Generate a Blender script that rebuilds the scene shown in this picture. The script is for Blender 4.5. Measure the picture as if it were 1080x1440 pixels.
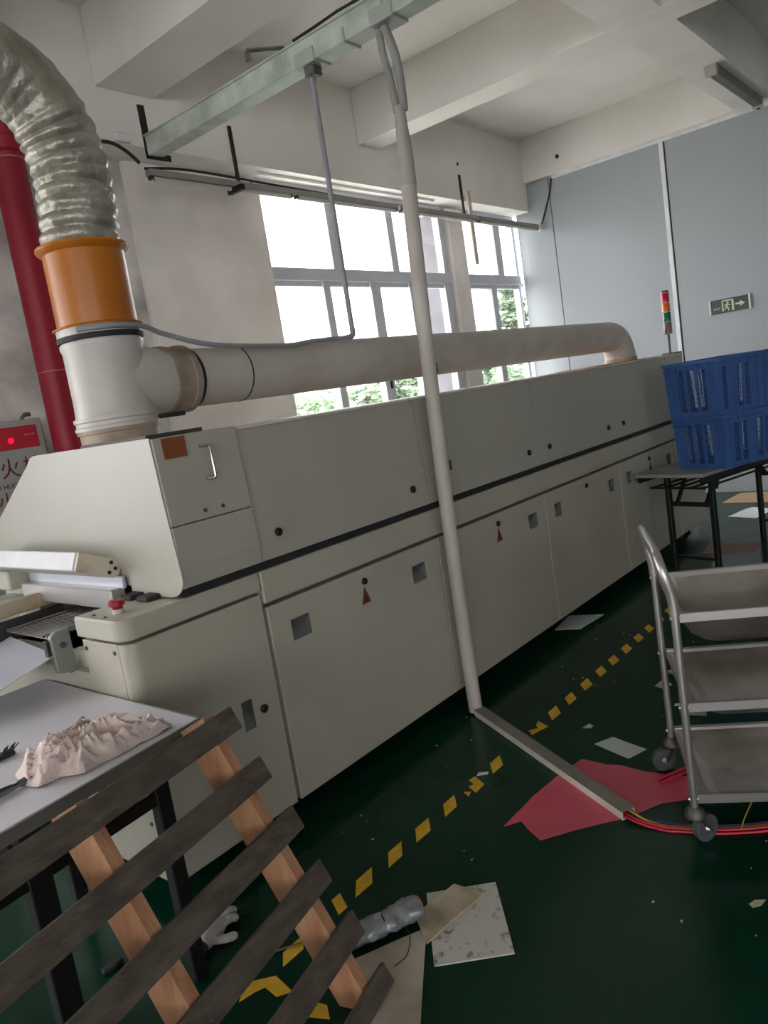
import bpy, bmesh, math, random
from mathutils import Vector, Matrix, noise
random.seed(7)
D = bpy.data
for o in list(D.objects): D.objects.remove(o)
SC = bpy.context.scene
COL = SC.collection

# ------------------------------------------------------------------ camera
def camera():
    cd = D.cameras.new('camera'); co = D.objects.new('camera', cd); COL.objects.link(co)
    cd.sensor_fit = 'VERTICAL'; cd.sensor_height = 24.0; cd.lens = 24.0 * 1072 / 1440
    cd.clip_start = 0.05; cd.clip_end = 300
    yaw, pitch, roll = math.radians(41.0), math.radians(-8.45), math.radians(-9.0)
    F = Vector((math.cos(yaw)*math.cos(pitch), math.sin(yaw)*math.cos(pitch), math.sin(pitch)))
    R = Vector((math.sin(yaw), -math.cos(yaw), 0)); U = R.cross(F)
    R2 = math.cos(roll)*R + math.sin(roll)*U; U2 = -math.sin(roll)*R + math.cos(roll)*U
    m = Matrix((R2, U2, -F)).transposed().to_4x4(); m.translation = (0, 0, 1.55)
    co.matrix_world = m; SC.camera = co
camera()

# ------------------------------------------------------------------ light: an overcast sky, entering by the windows
W = D.worlds.new('overcast_sky'); SC.world = W; W.use_nodes = True
bg = W.node_tree.nodes['Background']; bg.inputs[0].default_value = (0.97, 0.97, 1.0, 1); bg.inputs[1].default_value = 1.0
SC.view_settings.view_transform = 'Standard'; SC.view_settings.look = 'None'; SC.view_settings.gamma = 1
SC.view_settings.use_curve_mapping = False
SC.view_settings.exposure = 3.5
WIN_LEFT = [(-8.4, -5.4), (-4.8, -1.9), (-1.4, 0.5)]      # more windows of the same wall, to the left of the frame
WIN_END = [(-6.2, -3.6), (-3.0, -0.4)]   # windows of the end wall behind the camera
WIN_RIGHT = [(-8.2, -5.4), (-4.8, -2.2)]   # windows of the opposite long wall
def portal(name, loc, rot, sx, sy):
    ld = D.lights.new(name, 'AREA'); ld.shape = 'RECTANGLE'; ld.size = sx; ld.size_y = sy
    ld.energy = 1; ld.cycles.is_portal = True
    o = D.objects.new(name, ld); COL.objects.link(o); o.location = loc; o.rotation_euler = rot
portal('window_wide_daylight', (5.67, 4.75, 2.15), (-math.pi/2, 0, 0), 2.58, 2.5)
portal('window_narrow_daylight', (7.815, 4.75, 2.15), (-math.pi/2, 0, 0), 1.17, 2.5)
for (a, b), nm in zip(WIN_LEFT, ('window_left_far', 'window_left_middle', 'window_left_near')):
    portal(nm+'_offscreen', ((a+b)/2, 4.75, 2.15), (-math.pi/2, 0, 0), b-a, 2.5)
for (a, b), nm in zip(WIN_END, ('window_rear_right', 'window_rear_left')):
    portal(nm+'_offscreen', (-9.15, (a+b)/2, 2.15), (0, -math.pi/2, 0), 2.5, b-a)
for (a, b), nm in zip(WIN_RIGHT, ('window_right_far', 'window_right_near')):
    portal(nm+'_offscreen', ((a+b)/2, -7.15, 2.3), (math.pi/2, 0, 0), b-a, 2.0)

# ------------------------------------------------------------------ materials
def lin(c): return tuple(((v/255)/12.92 if v/255 <= 0.04045 else ((v/255+0.055)/1.055)**2.4) for v in c) + (1,)
MATS = {}
def mat(name, c, rough=0.6, metal=0.0, c2=None, scale=6.0, detail=5.0, bump=0.0, bscale=60.0, spec=0.5, stretch=(1, 1, 1),
        lo=0.35, hi=0.7, rvar=0.0, emit=None, estr=1.0, alpha=None, trans=0.0, coat=0.0):
    if name in MATS: return MATS[name]
    m = D.materials.new(name); m.use_nodes = True; MATS[name] = m
    nt = m.node_tree; N = nt.nodes; L = nt.links; b = N['Principled BSDF']
    b.inputs['Roughness'].default_value = rough; b.inputs['Metallic'].default_value = metal
    b.inputs['Specular IOR Level'].default_value = spec; b.inputs['Coat Weight'].default_value = coat
    b.inputs['Base Color'].default_value = lin(c)
    tc = N.new('ShaderNodeTexCoord'); mp = N.new('ShaderNodeMapping'); mp.inputs['Scale'].default_value = stretch
    L.new(tc.outputs['Object'], mp.inputs[0])
    nz = N.new('ShaderNodeTexNoise'); nz.inputs['Scale'].default_value = scale; nz.inputs['Detail'].default_value = detail
    L.new(mp.outputs[0], nz.inputs['Vector'])
    if c2 is None: c2 = tuple(v*0.93 for v in c)
    cr = N.new('ShaderNodeValToRGB'); cr.color_ramp.elements[0].position = lo; cr.color_ramp.elements[1].position = hi
    cr.color_ramp.elements[0].color = lin(c2); cr.color_ramp.elements[1].color = lin(c)
    L.new(nz.outputs['Fac'], cr.inputs[0]); L.new(cr.outputs[0], b.inputs['Base Color'])
    if rvar:
        mr = N.new('ShaderNodeMapRange'); mr.inputs['To Min'].default_value = max(0.02, rough-rvar); mr.inputs['To Max'].default_value = rough+rvar
        mr.inputs['From Min'].default_value = 0.3; mr.inputs['From Max'].default_value = 0.7
        L.new(nz.outputs['Fac'], mr.inputs['Value']); L.new(mr.outputs[0], b.inputs['Roughness'])
    if bump:
        n2 = N.new('ShaderNodeTexNoise'); n2.inputs['Scale'].default_value = bscale; n2.inputs['Detail'].default_value = 4
        L.new(mp.outputs[0], n2.inputs['Vector'])
        bp = N.new('ShaderNodeBump'); bp.inputs['Strength'].default_value = bump; bp.inputs['Distance'].default_value = 0.02
        L.new(n2.outputs['Fac'], bp.inputs['Height']); L.new(bp.outputs[0], b.inputs['Normal'])
    if emit:
        b.inputs['Emission Color'].default_value = lin(emit); b.inputs['Emission Strength'].default_value = estr
    if trans: b.inputs['Transmission Weight'].default_value = trans
    return m
def glass_mat():
    m = D.materials.new('window_glass'); m.use_nodes = True; nt = m.node_tree; N = nt.nodes; L = nt.links
    N.remove(N['Principled BSDF']); out = N['Material Output']
    t = N.new('ShaderNodeBsdfTransparent'); t.inputs[0].default_value = (0.95, 0.95, 0.95, 1)
    g = N.new('ShaderNodeBsdfGlossy'); g.inputs['Roughness'].default_value = 0.02
    mx = N.new('ShaderNodeMixShader'); mx.inputs[0].default_value = 0.045; L.new(t.outputs[0], mx.inputs[1]); L.new(g.outputs[0], mx.inputs[2])
    nz = N.new('ShaderNodeTexNoise'); nz.inputs['Scale'].default_value = 3
    df = N.new('ShaderNodeBsdfDiffuse'); df.inputs[0].default_value = (0.7, 0.72, 0.72, 1)
    mr = N.new('ShaderNodeMapRange'); mr.inputs['To Min'].default_value = 0.005; mr.inputs['To Max'].default_value = 0.03
    L.new(nz.outputs['Fac'], mr.inputs['Value'])
    m2 = N.new('ShaderNodeMixShader'); L.new(mr.outputs[0], m2.inputs[0]); L.new(mx.outputs[0], m2.inputs[1]); L.new(df.outputs[0], m2.inputs[2])
    L.new(m2.outputs[0], out.inputs['Surface']); MATS['window_glass'] = m
    return m
GLASS = glass_mat()
CREAM = mat('oven_cream_paint', (176, 173, 159), 0.42, c2=(169, 165, 150), scale=2.2, rvar=0.06)
CREAM2 = mat('oven_hood_paint', (168, 166, 155), 0.4, c2=(162, 159, 147), scale=2.0, rvar=0.05)
CREAMD = mat('oven_scorched_paint', (196, 186, 165), 0.5, c2=(150, 122, 88), scale=9, lo=0.3, hi=0.5)
WALLP = mat('plaster_paint', (248, 243, 239), 0.9, c2=(226, 219, 213), scale=1.6, detail=8, bump=0.15, bscale=25)
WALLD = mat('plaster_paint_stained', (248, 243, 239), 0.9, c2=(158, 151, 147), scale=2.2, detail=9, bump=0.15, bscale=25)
CEIL = mat('ceiling_paint', (236, 233, 227), 0.9, c2=(222, 218, 211), scale=1.1, detail=8, bump=0.1, bscale=15)
PANEL = mat('white_sandwich_panel', (161, 167, 170), 0.42, c2=(157, 163, 166), scale=0.7)
PTRIM = mat('panel_joint_strip', (228, 230, 232), 0.4)
ALU = mat('window_aluminium', (206, 207, 214), 0.45, 0.0, c2=(194, 195, 202), scale=4)
DARK = mat('painted_hole_shade', (30, 29, 30), 0.6)  # dark colour standing in for the shade inside anchor holes
BLACK = mat('black_painted_steel', (17, 17, 19), 0.45, c2=(25, 25, 27), scale=12)
STEEL = mat('brushed_stainless', (200, 197, 194), 0.34, 0.85, c2=(184, 181, 178), scale=3)
TRAYS = mat('worn_stainless_sheet', (196, 192, 186), 0.38, 0.9, c2=(166, 158, 148), scale=5, detail=8, rvar=0.12)
GALV = mat('galvanised_sheet', (204, 211, 202), 0.45, 0.25, c2=(166, 176, 164), scale=9, detail=6, rvar=0.12)
PVC = mat('grey_pvc', (196, 193, 186), 0.4, c2=(184, 178, 169), scale=3)
PVCD = mat('dirty_pvc', (172, 158, 140), 0.5, c2=(128, 104, 80), scale=7, lo=0.35, hi=0.65)
PIPEM = mat('dusty_duct_pipe', (188, 183, 176), 0.55, c2=(170, 162, 153), scale=3.5, detail=8)
ORANGE = mat('orange_plastic_collar', (182, 108, 10), 0.35, c2=(170, 98, 8), scale=4)
FOIL = mat('aluminium_foil_hose', (188, 183, 172), 0.4, 0.5, c2=(138, 135, 120), scale=8, detail=8, bump=0.5, bscale=24, rvar=0.12)
RED = mat('red_pipe_paint', (154, 8, 42), 0.5, c2=(140, 6, 34), scale=3)
POLE = mat('pole_white_pvc', (202, 196, 188), 0.55, c2=(176, 168, 159), scale=7, detail=8, stretch=(1, 1, 0.4))
HOSE = mat('grey_corrugated_hose', (150, 150, 146), 0.5, c2=(136, 136, 132), scale=9)
CONDUIT = mat('grey_conduit', (150, 150, 158), 0.45, c2=(136, 136, 142), scale=6)
RUBBER = mat('dark_rubber', (30, 30, 32), 0.7, c2=(40, 40, 42), scale=20)
WHEEL = mat('grey_caster_rubber', (92, 97, 98), 0.6, c2=(72, 76, 77), scale=14)
CASTER = mat('dull_caster_steel', (120, 117, 113), 0.5, 0.6, c2=(84, 80, 76), scale=14)
BLUE = mat('blue_crate_plastic', (66, 104, 166), 0.4, c2=(58, 94, 152), scale=5)
TABLETOP = mat('grey_laminate', (216, 214, 220), 0.38, c2=(206, 204, 210), scale=3, rvar=0.05)
TABLEEDGE = mat('table_edge_band', (128, 126, 120), 0.6)
SLAT = mat('weathered_pallet_board', (100, 91, 81), 0.85, c2=(74, 65, 57), scale=7, detail=8, stretch=(1, 6, 6), bump=0.3, bscale=25)
STRINGER = mat('fresh_pine_stringer', (186, 142, 108), 0.8, c2=(158, 110, 78), scale=6, detail=8, stretch=(4, 4, 1), bump=0.2, bscale=25)
CLOTH = mat('mauve_rag_cloth', (222, 204, 198), 0.95, c2=(200, 182, 176), scale=8, bump=0.2, bscale=90)
PAPER = mat('grey_paper', (206, 212, 210), 0.8, c2=(196, 202, 198), scale=3)
WPAPER = mat('white_paper', (232, 234, 240), 0.7)
DPAPER = mat('dirty_white_board', (196, 189, 174), 0.8, c2=(160, 148, 130), scale=5, detail=8)
SPAPER = mat('speckled_foam_board', (202, 200, 190), 0.8, c2=(120, 118, 112), scale=26, detail=3, lo=0.3, hi=0.42)
CARD = mat('brown_cardboard', (188, 158, 128), 0.85, c2=(176, 144, 112), scale=4)
REDFILM = mat('red_plastic_film', (226, 98, 118), 0.32, c2=(210, 84, 104), scale=3, spec=0.5)
YELLOW = mat('yellow_floor_tape', (236, 190, 50), 0.6, c2=(214, 168, 40), scale=22)
CHANNEL = mat('white_cable_channel', (232, 226, 216), 0.5, c2=(214, 207, 196), scale=5)
WIRER = mat('red_wire', (206, 40, 64), 0.45)
WIREY = mat('yellow_wire', (190, 168, 60), 0.45)
WIREB = mat('blue_wire', (60, 52, 120), 0.45)
GLOVE = mat('white_knit_glove', (206, 202, 198), 0.95, c2=(180, 176, 172), scale=30, bump=0.3, bscale=120)
WHITE = mat('white_enamel', (226, 226, 224), 0.4)
SHEETM = mat('blue_white_sheet_metal', (196, 199, 208), 0.35, 0.3, c2=(186, 189, 198), scale=2)
PLATE = mat('brown_name_plate', (138, 78, 40), 0.45, c2=(116, 62, 30), scale=10)
CABGREY = mat('hydrant_cabinet_metal', (176, 178, 176), 0.4, 0.2, c2=(164, 166, 164), scale=3)
SIGNRED = mat('sign_red', (186, 32, 56), 0.5)
LETTER = mat('dark_red_lettering', (120, 26, 40), 0.6)
GREENSIGN = mat('sign_dark_green', (62, 70, 68), 0.4)
GLOWSIGN = mat('sign_pale_green', (206, 214, 172), 0.5)
STAIN = mat('floor_smudge', (70, 78, 74), 0.6)
BARK = mat('tree_bark', (100, 88, 76), 0.9, c2=(76, 66, 56), scale=12)
LEAF = mat('tree_leaf', (112, 132, 100), 0.7, c2=(92, 114, 84), scale=1.2)
LEAF2 = mat('pine_leaf', (96, 112, 88), 0.8, c2=(78, 96, 72), scale=1.2)

def floor_mat():
    m = mat('green_epoxy_floor', (10, 58, 40), 0.22, c2=(6, 46, 31), scale=0.9, detail=6, spec=0.2)
    nt = m.node_tree; N = nt.nodes; L = nt.links; b = N['Principled BSDF']
    tc = N.new('ShaderNodeTexCoord')
    n = N.new('ShaderNodeTexNoise'); n.inputs['Scale'].default_value = 1.7; n.inputs['Detail'].default_value = 9; n.inputs['Roughness'].default_value = 0.65
    L.new(tc.outputs['Object'], n.inputs['Vector'])
    mr = N.new('ShaderNodeMapRange'); mr.inputs['From Min'].default_value = 0.3; mr.inputs['From Max'].default_value = 0.75
    mr.inputs['To Min'].default_value = 0.13; mr.inputs['To Max'].default_value = 0.30
    L.new(n.outputs['Fac'], mr.inputs['Value']); L.new(mr.outputs[0], b.inputs['Roughness'])
    # scuffs and dust worn into the coat
    n2 = N.new('ShaderNodeTexNoise'); n2.inputs['Scale'].default_value = 2.6; n2.inputs['Detail'].default_value = 11; n2.inputs['Roughness'].default_value = 0.7
    L.new(tc.outputs['Object'], n2.inputs['Vector'])
    r2 = N.new('ShaderNodeMapRange'); r2.inputs['From Min'].default_value = 0.56; r2.inputs['From Max'].default_value = 0.8
    r2.inputs['To Min'].default_value = 0.0; r2.inputs['To Max'].default_value = 0.2
    L.new(n2.outputs['Fac'], r2.inputs['Value'])
    mx = N.new('ShaderNodeMix'); mx.data_type = 'RGBA'
    src = b.inputs['Base Color'].links[0].from_socket
    L.new(r2.outputs[0], mx.inputs['Factor']); L.new(src, mx.inputs['A']); mx.inputs['B'].default_value = lin((62, 84, 74))
    L.new(mx.outputs['Result'], b.inputs['Base Color'])
    n3 = N.new('ShaderNodeTexNoise'); n3.inputs['Scale'].default_value = 5
    L.new(tc.outputs['Object'], n3.inputs['Vector'])
    bp = N.new('ShaderNodeBump'); bp.inputs['Strength'].default_value = 0.06; bp.inputs['Distance'].default_value = 0.02
    L.new(n3.outputs['Fac'], bp.inputs['Height']); L.new(bp.outputs[0], b.inputs['Normal'])
    return m
FLOOR = floor_mat()

# ------------------------------------------------------------------ mesh helpers (all vertices in world coordinates)
class MB:
    def __init__(s): s.v = []; s.f = []; s.sm = []
    def add(s, vs, fs, smooth=False):
        n = len(s.v); s.v += [tuple(v) for v in vs]; s.f += [tuple(i+n for i in f) for f in fs]; s.sm += [smooth]*len(fs); return s
    def box(s, x0, x1, y0, y1, z0, z1, bev=0.0, M=None, seg=1):
        bm = bmesh.new(); bmesh.ops.create_cube(bm, size=1)
        for v in bm.verts: v.co = Vector(((x0+x1)/2+v.co.x*(x1-x0), (y0+y1)/2+v.co.y*(y1-y0), (z0+z1)/2+v.co.z*(z1-z0)))
        if bev: bmesh.ops.bevel(bm, geom=bm.edges[:], offset=bev, segments=seg, affect='EDGES', profile=0.5)
        return s._bm(bm, M, seg > 1)
    def _bm(s, bm, M=None, smooth=False):
        bm.verts.index_update()
        s.add([(M @ v.co if M else v.co) for v in bm.verts], [[v.index for v in f.verts] for f in bm.faces], smooth); bm.free(); return s
    def bar(s, a, b, w, h, up=(0, 0, 1), bev=0.0):
        a, b = Vector(a), Vector(b); d = b-a; L = d.length; x = d.normalized(); up = Vector(up)
        if abs(x.dot(up)) > 0.98: up = Vector((1, 0, 0))
        y = up.cross(x).normalized(); z = x.cross(y)
        M = Matrix((x, y, z)).transposed().to_4x4(); M.translation = a
        return s.box(0, L, -w/2, w/2, -h/2, h/2, bev, M)
    def tube(s, pts, r, n=12, cap=True, smooth=True):
        pts = [Vector(p) for p in pts]; rs = r if isinstance(r, (list, tuple)) else [r]*len(pts)
        vs = []; fs = []; ref = None
        for i, p in enumerate(pts):
            t = (pts[min(i+1, len(pts)-1)]-pts[max(i-1, 0)]).normalized()
            if ref is None:
                ref = Vector((0, 0, 1)) if abs(t.z) < 0.9 else Vector((1, 0, 0))
            u = (ref - t*ref.dot(t)).normalized(); w = t.cross(u); ref = u
            for k in range(n):
                a = 2*math.pi*k/n; vs.append(p+(u*math.cos(a)+w*math.sin(a))*rs[i])
        for i in range(len(pts)-1):
            for k in range(n): fs.append((i*n+k, i*n+(k+1) % n, (i+1)*n+(k+1) % n, (i+1)*n+k))
        s.add(vs, fs, smooth)
        if cap:
            s.add(vs[:n], [tuple(range(n))[::-1]]); s.add(vs[-n:], [tuple(range(n))])
        return s
    def prism(s, poly, h0, h1, ax='z', bev=0.0, M=None):
        """poly 2D extruded along ax from h0 to h1; for x: poly=(y,z); for y: poly=(x,z); for z: poly=(x,y)"""
        f = {'x': lambda p, h: (h, p[0], p[1]), 'y': lambda p, h: (p[0], h, p[1]), 'z': lambda p, h: (p[0], p[1], h)}[ax]
        bm = bmesh.new(); a = [bm.verts.new(f(p, h0)) for p in poly]; b = [bm.verts.new(f(p, h1)) for p in poly]; n = len(poly)
        bm.faces.new(a[::-1]); bm.faces.new(b)
        for i in range(n): bm.faces.new((a[i], a[(i+1) % n], b[(i+1) % n], b[i]))
        bmesh.ops.recalc_face_normals(bm, faces=bm.faces[:])
        if bev: bmesh.ops.bevel(bm, geom=bm.edges[:], offset=bev, segments=1, affect='EDGES')
        return s._bm(bm, M)
    def mesh(s, name, m):
        me = D.meshes.new(name); me.from_pydata(s.v, [], s.f); me.materials.append(m)
        me.polygons.foreach_set('use_smooth', s.sm)
        bm = bmesh.new(); bm.from_mesh(me); bmesh.ops.recalc_face_normals(bm, faces=bm.faces[:]); bm.to_mesh(me); bm.free()
        if any(s.sm): me.set_sharp_from_angle(angle=math.radians(38))
        return me
    def build(s, name, m, parent=None, **kw):
        return link(name, s.mesh(name, m), parent, **kw)
def link(name, me, parent=None, label=None, cat=None, group=None, kind=None, loc=None):
    o = D.objects.new(name, me); COL.objects.link(o)
    if loc: o.location = loc
    if parent:
        o.parent = parent; o.matrix_parent_inverse = WORLD[parent.name].inverted()
    WORLD[o.name] = Matrix.Translation(loc or (0, 0, 0))
    tag(o, label, cat, group, kind); return o
WORLD = {}
def tag(o, label=None, cat=None, group=None, kind=None):
    if label: o['label'] = label
    if cat: o['category'] = cat
    if group: o['group'] = group
    if kind: o['kind'] = kind
    return o
def thing(name, loc, label, cat, group=None):
    o = D.objects.new(name, None); COL.objects.link(o); o.location = loc; o.empty_display_size = 0.1
    WORLD[o.name] = Matrix.Translation(loc); return tag(o, label, cat, group)
def box(name, m, b, parent=None, bev=0.0, seg=1, **kw): return MB().box(*b, bev, None, seg).build(name, m, parent, **kw)
def text_mesh(name, body, size, m, M, ext=0.0008):
    cu = D.curves.new(name, 'FONT'); cu.body = body; cu.size = size; cu.extrude = ext; cu.align_x = 'CENTER'; cu.align_y = 'CENTER'
    to = D.objects.new(name+'_tmp', cu); COL.objects.link(to); bpy.context.view_layer.update()
    dg = bpy.context.evaluated_depsgraph_get(); me = D.meshes.new_from_object(to.evaluated_get(dg))
    D.objects.remove(to); D.curves.remove(cu); me.transform(M); me.materials.clear(); me.materials.append(m); return me

# ================================================================== THE SETTING
XB, YW = 8.40, 4.56            # white panel wall, window wall
floor = box('floor', FLOOR, (-9.2, 8.6, -7.2, 4.9, -0.12, 0.0), kind='structure')
ceiling = box('ceiling', CEIL, (-9.2, 8.6, -7.2, 4.9, 4.17, 4.32), kind='structure')
ZB = 3.715
for i, (a, b) in enumerate([(2.96, 3.38), (5.45, 5.72), (0.1, 0.4), (-2.5, -2.2), (-5.1, -4.8), (-7.6, -7.3)]):
    box('ceiling_beam', CEIL, (a, b, -7.05, 4.37, ZB, 4.169), ceiling)
box('ceiling_beam', CEIL, (-9.0, 8.33, 1.745, 2.10, ZB+0.002, 4.168), ceiling)
box('ceiling_beam', CEIL, (-9.0, 8.33, -3.2, -2.8, ZB+0.002, 4.168), ceiling)
box('ceiling_beam', CEIL, (8.345, 8.6, -7.05, 4.405, 3.70, 4.169), ceiling)
# proud dark discs on the concrete, painted for the shade in small anchor holes
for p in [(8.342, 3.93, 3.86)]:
    MB().tube([p, (p[0]+0.01, p[1], p[2])], 0.022, 10).build('anchor_hole_disc', DARK, ceiling)

# window wall
W1, W2 = (4.37, 6.96), (7.23, 8.40); SILL, HEAD = 0.95, 3.36
m = MB()
m.box(3.18, W1[0], YW, 4.9, 0, HEAD)
for a, b in [(-9.2, -8.4), (-5.4, -4.8), (-1.9, -1.4)]: m.box(a, b, YW+0.04, 4.9, 0, HEAD)
for a, b in WIN_LEFT: m.box(a, b, YW+0.04, 4.9, 0, 0.9)
m.box(W1[0], W1[1], YW, 4.9, 0, SILL); m.box(W2[0], 8.6, YW, 4.9, 0, SILL)
m.box(W1[1], W2[0], YW, 4.9, 0, HEAD)
wall_left = m.build('wall_left', WALLP, kind='structure')
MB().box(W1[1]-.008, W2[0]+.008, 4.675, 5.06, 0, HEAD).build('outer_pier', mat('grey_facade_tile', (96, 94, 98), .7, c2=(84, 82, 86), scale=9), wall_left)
MB().box(4.3, 6.62, 4.46, 4.50, HEAD+.008, HEAD+.03, .003).build('cable_cover', CEIL, wall_left)
MB().box(-9.2, 8.398, 4.377, 4.9, HEAD+0.03, 4.17).build('lintel_beam', CEIL, wall_left)
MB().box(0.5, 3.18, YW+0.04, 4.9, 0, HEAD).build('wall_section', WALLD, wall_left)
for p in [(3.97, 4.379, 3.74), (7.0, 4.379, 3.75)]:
    MB().tube([p, (p[0], p[1]-0.006, p[2])], 0.018, 10).build('anchor_hole_disc', DARK, wall_left)  # flat dark discs on the beam face, hole shade painted as colour
# rear end wall with its windows, and the wall behind the camera
m = MB(); ys = [-7.2] + [y for w in WIN_END for y in w] + [4.9]
for i in range(0, len(ys), 2): m.box(-9.2, -9.0, ys[i], ys[i+1], 0, 4.17)
for a, b in WIN_END: m.box(-9.2, -9.0, a, b, 0, 0.9); m.box(-9.2, -9.0, a, b, 3.4, 4.17)
m.build('wall_rear', WALLP, kind='structure')
m = MB(); xs = [-9.2] + [x for w in WIN_RIGHT for x in w] + [8.6]
for i in range(0, len(xs), 2): m.box(xs[i], xs[i+1], -7.2, -7.05, 0, 4.17)
for a, b in WIN_RIGHT: m.box(a, b, -7.2, -7.05, 0, 1.3); m.box(a, b, -7.2, -7.05, 3.4, 4.17)
m.build('wall_right', WALLP, kind='structure')
# white panel wall
wall_back = box('wall_back', PANEL, (XB+0.06, 8.6, -7.05, 4.56, 0, 3.70), kind='structure')
ys = [4.598, 4.10, 2.80, 1.50, 0.20, -1.10, -2.40, -3.70, -5.00, -6.30, -7.05]
for i in range(len(ys)-1):
    box('wall_panel', PANEL, (XB, XB+0.045, ys[i+1]+0.003, min(ys[i]-(0.016 if i > 1 else 0.006), 4.556), 0.0, 3.69), wall_back, bev=0.002)
for y in ys[2:-1]:
    box('joint_strip', PTRIM, (XB-0.008, XB+0.004, y, y+0.044, 0.02, 3.68), wall_back, bev=0.002)
MB().prism([(XB-0.035, 3.70), (XB+0.01, 3.70), (XB+0.01, 3.66), (XB-0.004, 3.66), (XB-0.004, 3.692), (XB-0.035, 3.692)], -7.0, 4.055, 'y').build('trim_1', PTRIM, kind='structure')

# windows
def window(name, x0, x1, uppers, lowers, y0=4.60, z0=SILL, z1=HEAD, tz=(2.605, 2.71)):
    w = MB()
    t = 0.045; y1 = y0+0.07
    w.box(x0, x1, y0, y1, z1-t, z1+0.03); w.box(x0, x1, y0, y1, z0, z0+t)
    w.box(x0, x0+t*0.5, y0, y1, z0, z1); w.box(x1-t, x1, y0, y1, z0, z1)
    fr = w.build(name, ALU, kind='structure')
    box('transom', ALU, (x0, x1, y0-0.012, y1, tz[0], tz[1]), fr, bev=0.004)
    def mull(a, b, za, zb):
        q = MB(); c = (a+b)/2
        q.box(a, c-0.006, y0-0.006, y1, za, zb, 0.003); q.box(c+0.006, b, y0+0.008, y1, za, zb, 0.003); q.box(c-0.007, c+0.007, y0+0.03, y1-0.01, za, zb)
        q.build('mullion', ALU, fr)
    for a, b in uppers: mull(a, b, tz[1], z1)
    for a, b in lowers: mull(a, b, z0, tz[0])
    xs = [x0] + [x for u in uppers for x in u] + [x1]
    for i in range(0, len(xs)-1, 2):
        if xs[i+1]-xs[i] > 0.06: box('pane', GLASS, (xs[i]-0.004, xs[i+1]+0.004, y0+0.038, y0+0.044, tz[1]-0.004, z1-t+0.004), fr)
    xs = [x0] + [x for u in lowers for x in u] + [x1]
    for i in range(0, len(xs)-1, 2):
        if xs[i+1]-xs[i] > 0.06:
            box('pane', GLASS, (xs[i]-0.004, xs[i+1]+0.004, y0+0.038, y0+0.044, z0+t-0.004, tz[0]-0.036), fr)
            box('sash_rail', ALU, (xs[i], xs[i+1], y0+0.015, y0+0.06, tz[0]-0.04, tz[0]), fr)
    return fr
w1 = window('window_1', W1[0], W1[1], [(5.14, 5.245), (5.97, 6.09), (6.83, 6.95)], [(4.965, 5.07), (5.60, 5.755), (6.19, 6.31), (6.80, 6.95)])
box('latch', BLACK, (5.665, 5.685, 4.575, 4.596, 1.62, 1.76), w1, bev=0.004)
window('window_2', W2[0], W2[1], [(7.91, 8.07), (8.33, 8.395)], [(7.715, 7.85), (8.335, 8.398)])
n = 3
for a, b in WIN_LEFT:
    k = (b-a)/4; window('window_%d' % n, a, b, [(a+k*i-0.05, a+k*i+0.05) for i in (1, 2, 3)], [(a+k*i-0.05, a+k*i+0.05) for i in (1, 2, 3)], y0=4.66, z0=0.9, z1=3.33); n += 1
def end_window(name, y0, y1):
    w = MB(); X0, X1 = -9.14, -9.07
    w.box(X0, X1, y0, y1, 3.355, 3.4); w.box(X0, X1, y0, y1, 0.9, 0.945); w.box(X0, X1, y0, y0+0.045, 0.9, 3.4); w.box(X0, X1, y1-0.045, y1, 0.9, 3.4)
    fr = w.build(name, ALU, kind='structure')
    box('transom', ALU, (X0, X1, y0, y1, 2.6, 2.7), fr)
    k = (y1-y0)/3
    for i in (1, 2): box('mullion', ALU, (X0, X1, y0+k*i-0.05, y0+k*i+0.05, 0.9, 3.4), fr)
    for i in range(3):
        box('pane', GLASS, (-9.108, -9.102, y0+k*i+0.04, y0+k*(i+1)-0.04, 0.94, 2.604), fr); box('pane', GLASS, (-9.108, -9.102, y0+k*i+0.04, y0+k*(i+1)-0.04, 2.696, 3.36), fr)
for a, b in WIN_END: end_window('window_%d' % n, a, b); n += 1
for a, b in WIN_RIGHT:
    k = (b-a)/4; window('window_%d' % n, a, b, [(a+k*i-0.05, a+k*i+0.05) for i in (1, 2, 3)], [(a+k*i-0.05, a+k*i+0.05) for i in (1, 2, 3)], y0=-7.16, z0=1.3, z1=3.37); n += 1

# yellow tape dashes stuck to the floor, worn and torn
def tape(poly, lift=0.0012): MB().prism(poly, 0.0002, lift, 'z').build('tape_dash', YELLOW, floor)
xs = [1.434, 1.577, 1.741, 1.906, 2.078, 2.419] + [2.939, 3.107, 3.285, 3.458, 3.622, 3.797, 3.971, 4.132, 4.30, 4.47, 4.64]
for i, x in enumerate(xs):
    j = random.uniform(-.006, .006); y = 1.707 + (x-1.4)*0.004
    if i == 0: tape([(x-.02, y-.035), (x+.02, y-.035), (x+.06, y+.035), (x+.02, y+.035)]); continue
    tape([(x-.072+j, y-.028), (x+.006, y-.028+j*.3), (x+.070, y+.028), (x-.006+j, y+.028)])
tape([(2.195, 1.668), (2.262, 1.672), (2.30, 1.74), (2.262, 1.745), (2.245, 1.708), (2.222, 1.72)])
tape([(2.16, 1.678), (2.195, 1.69), (2.18, 1.716)])
tape([(2.735, 1.735), (2.70, 1.70), (2.75, 1.69), (2.80, 1.672), (2.835, 1.742), (2.795, 1.732), (2.77, 1.708)])
tape([(1.171, 1.667), (1.252, 1.665), (1.297, 1.711), (1.211, 1.71)])
tape([(1.018, 1.679), (1.073, 1.718), (1.09, 1.705), (1.137, 1.66), (1.121, 1.572), (1.085, 1.60), (1.092, 1.655), (1.062, 1.668)])
tape([(1.078, 1.478), (1.125, 1.50), (1.135, 1.455), (1.105, 1.415)])
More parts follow.
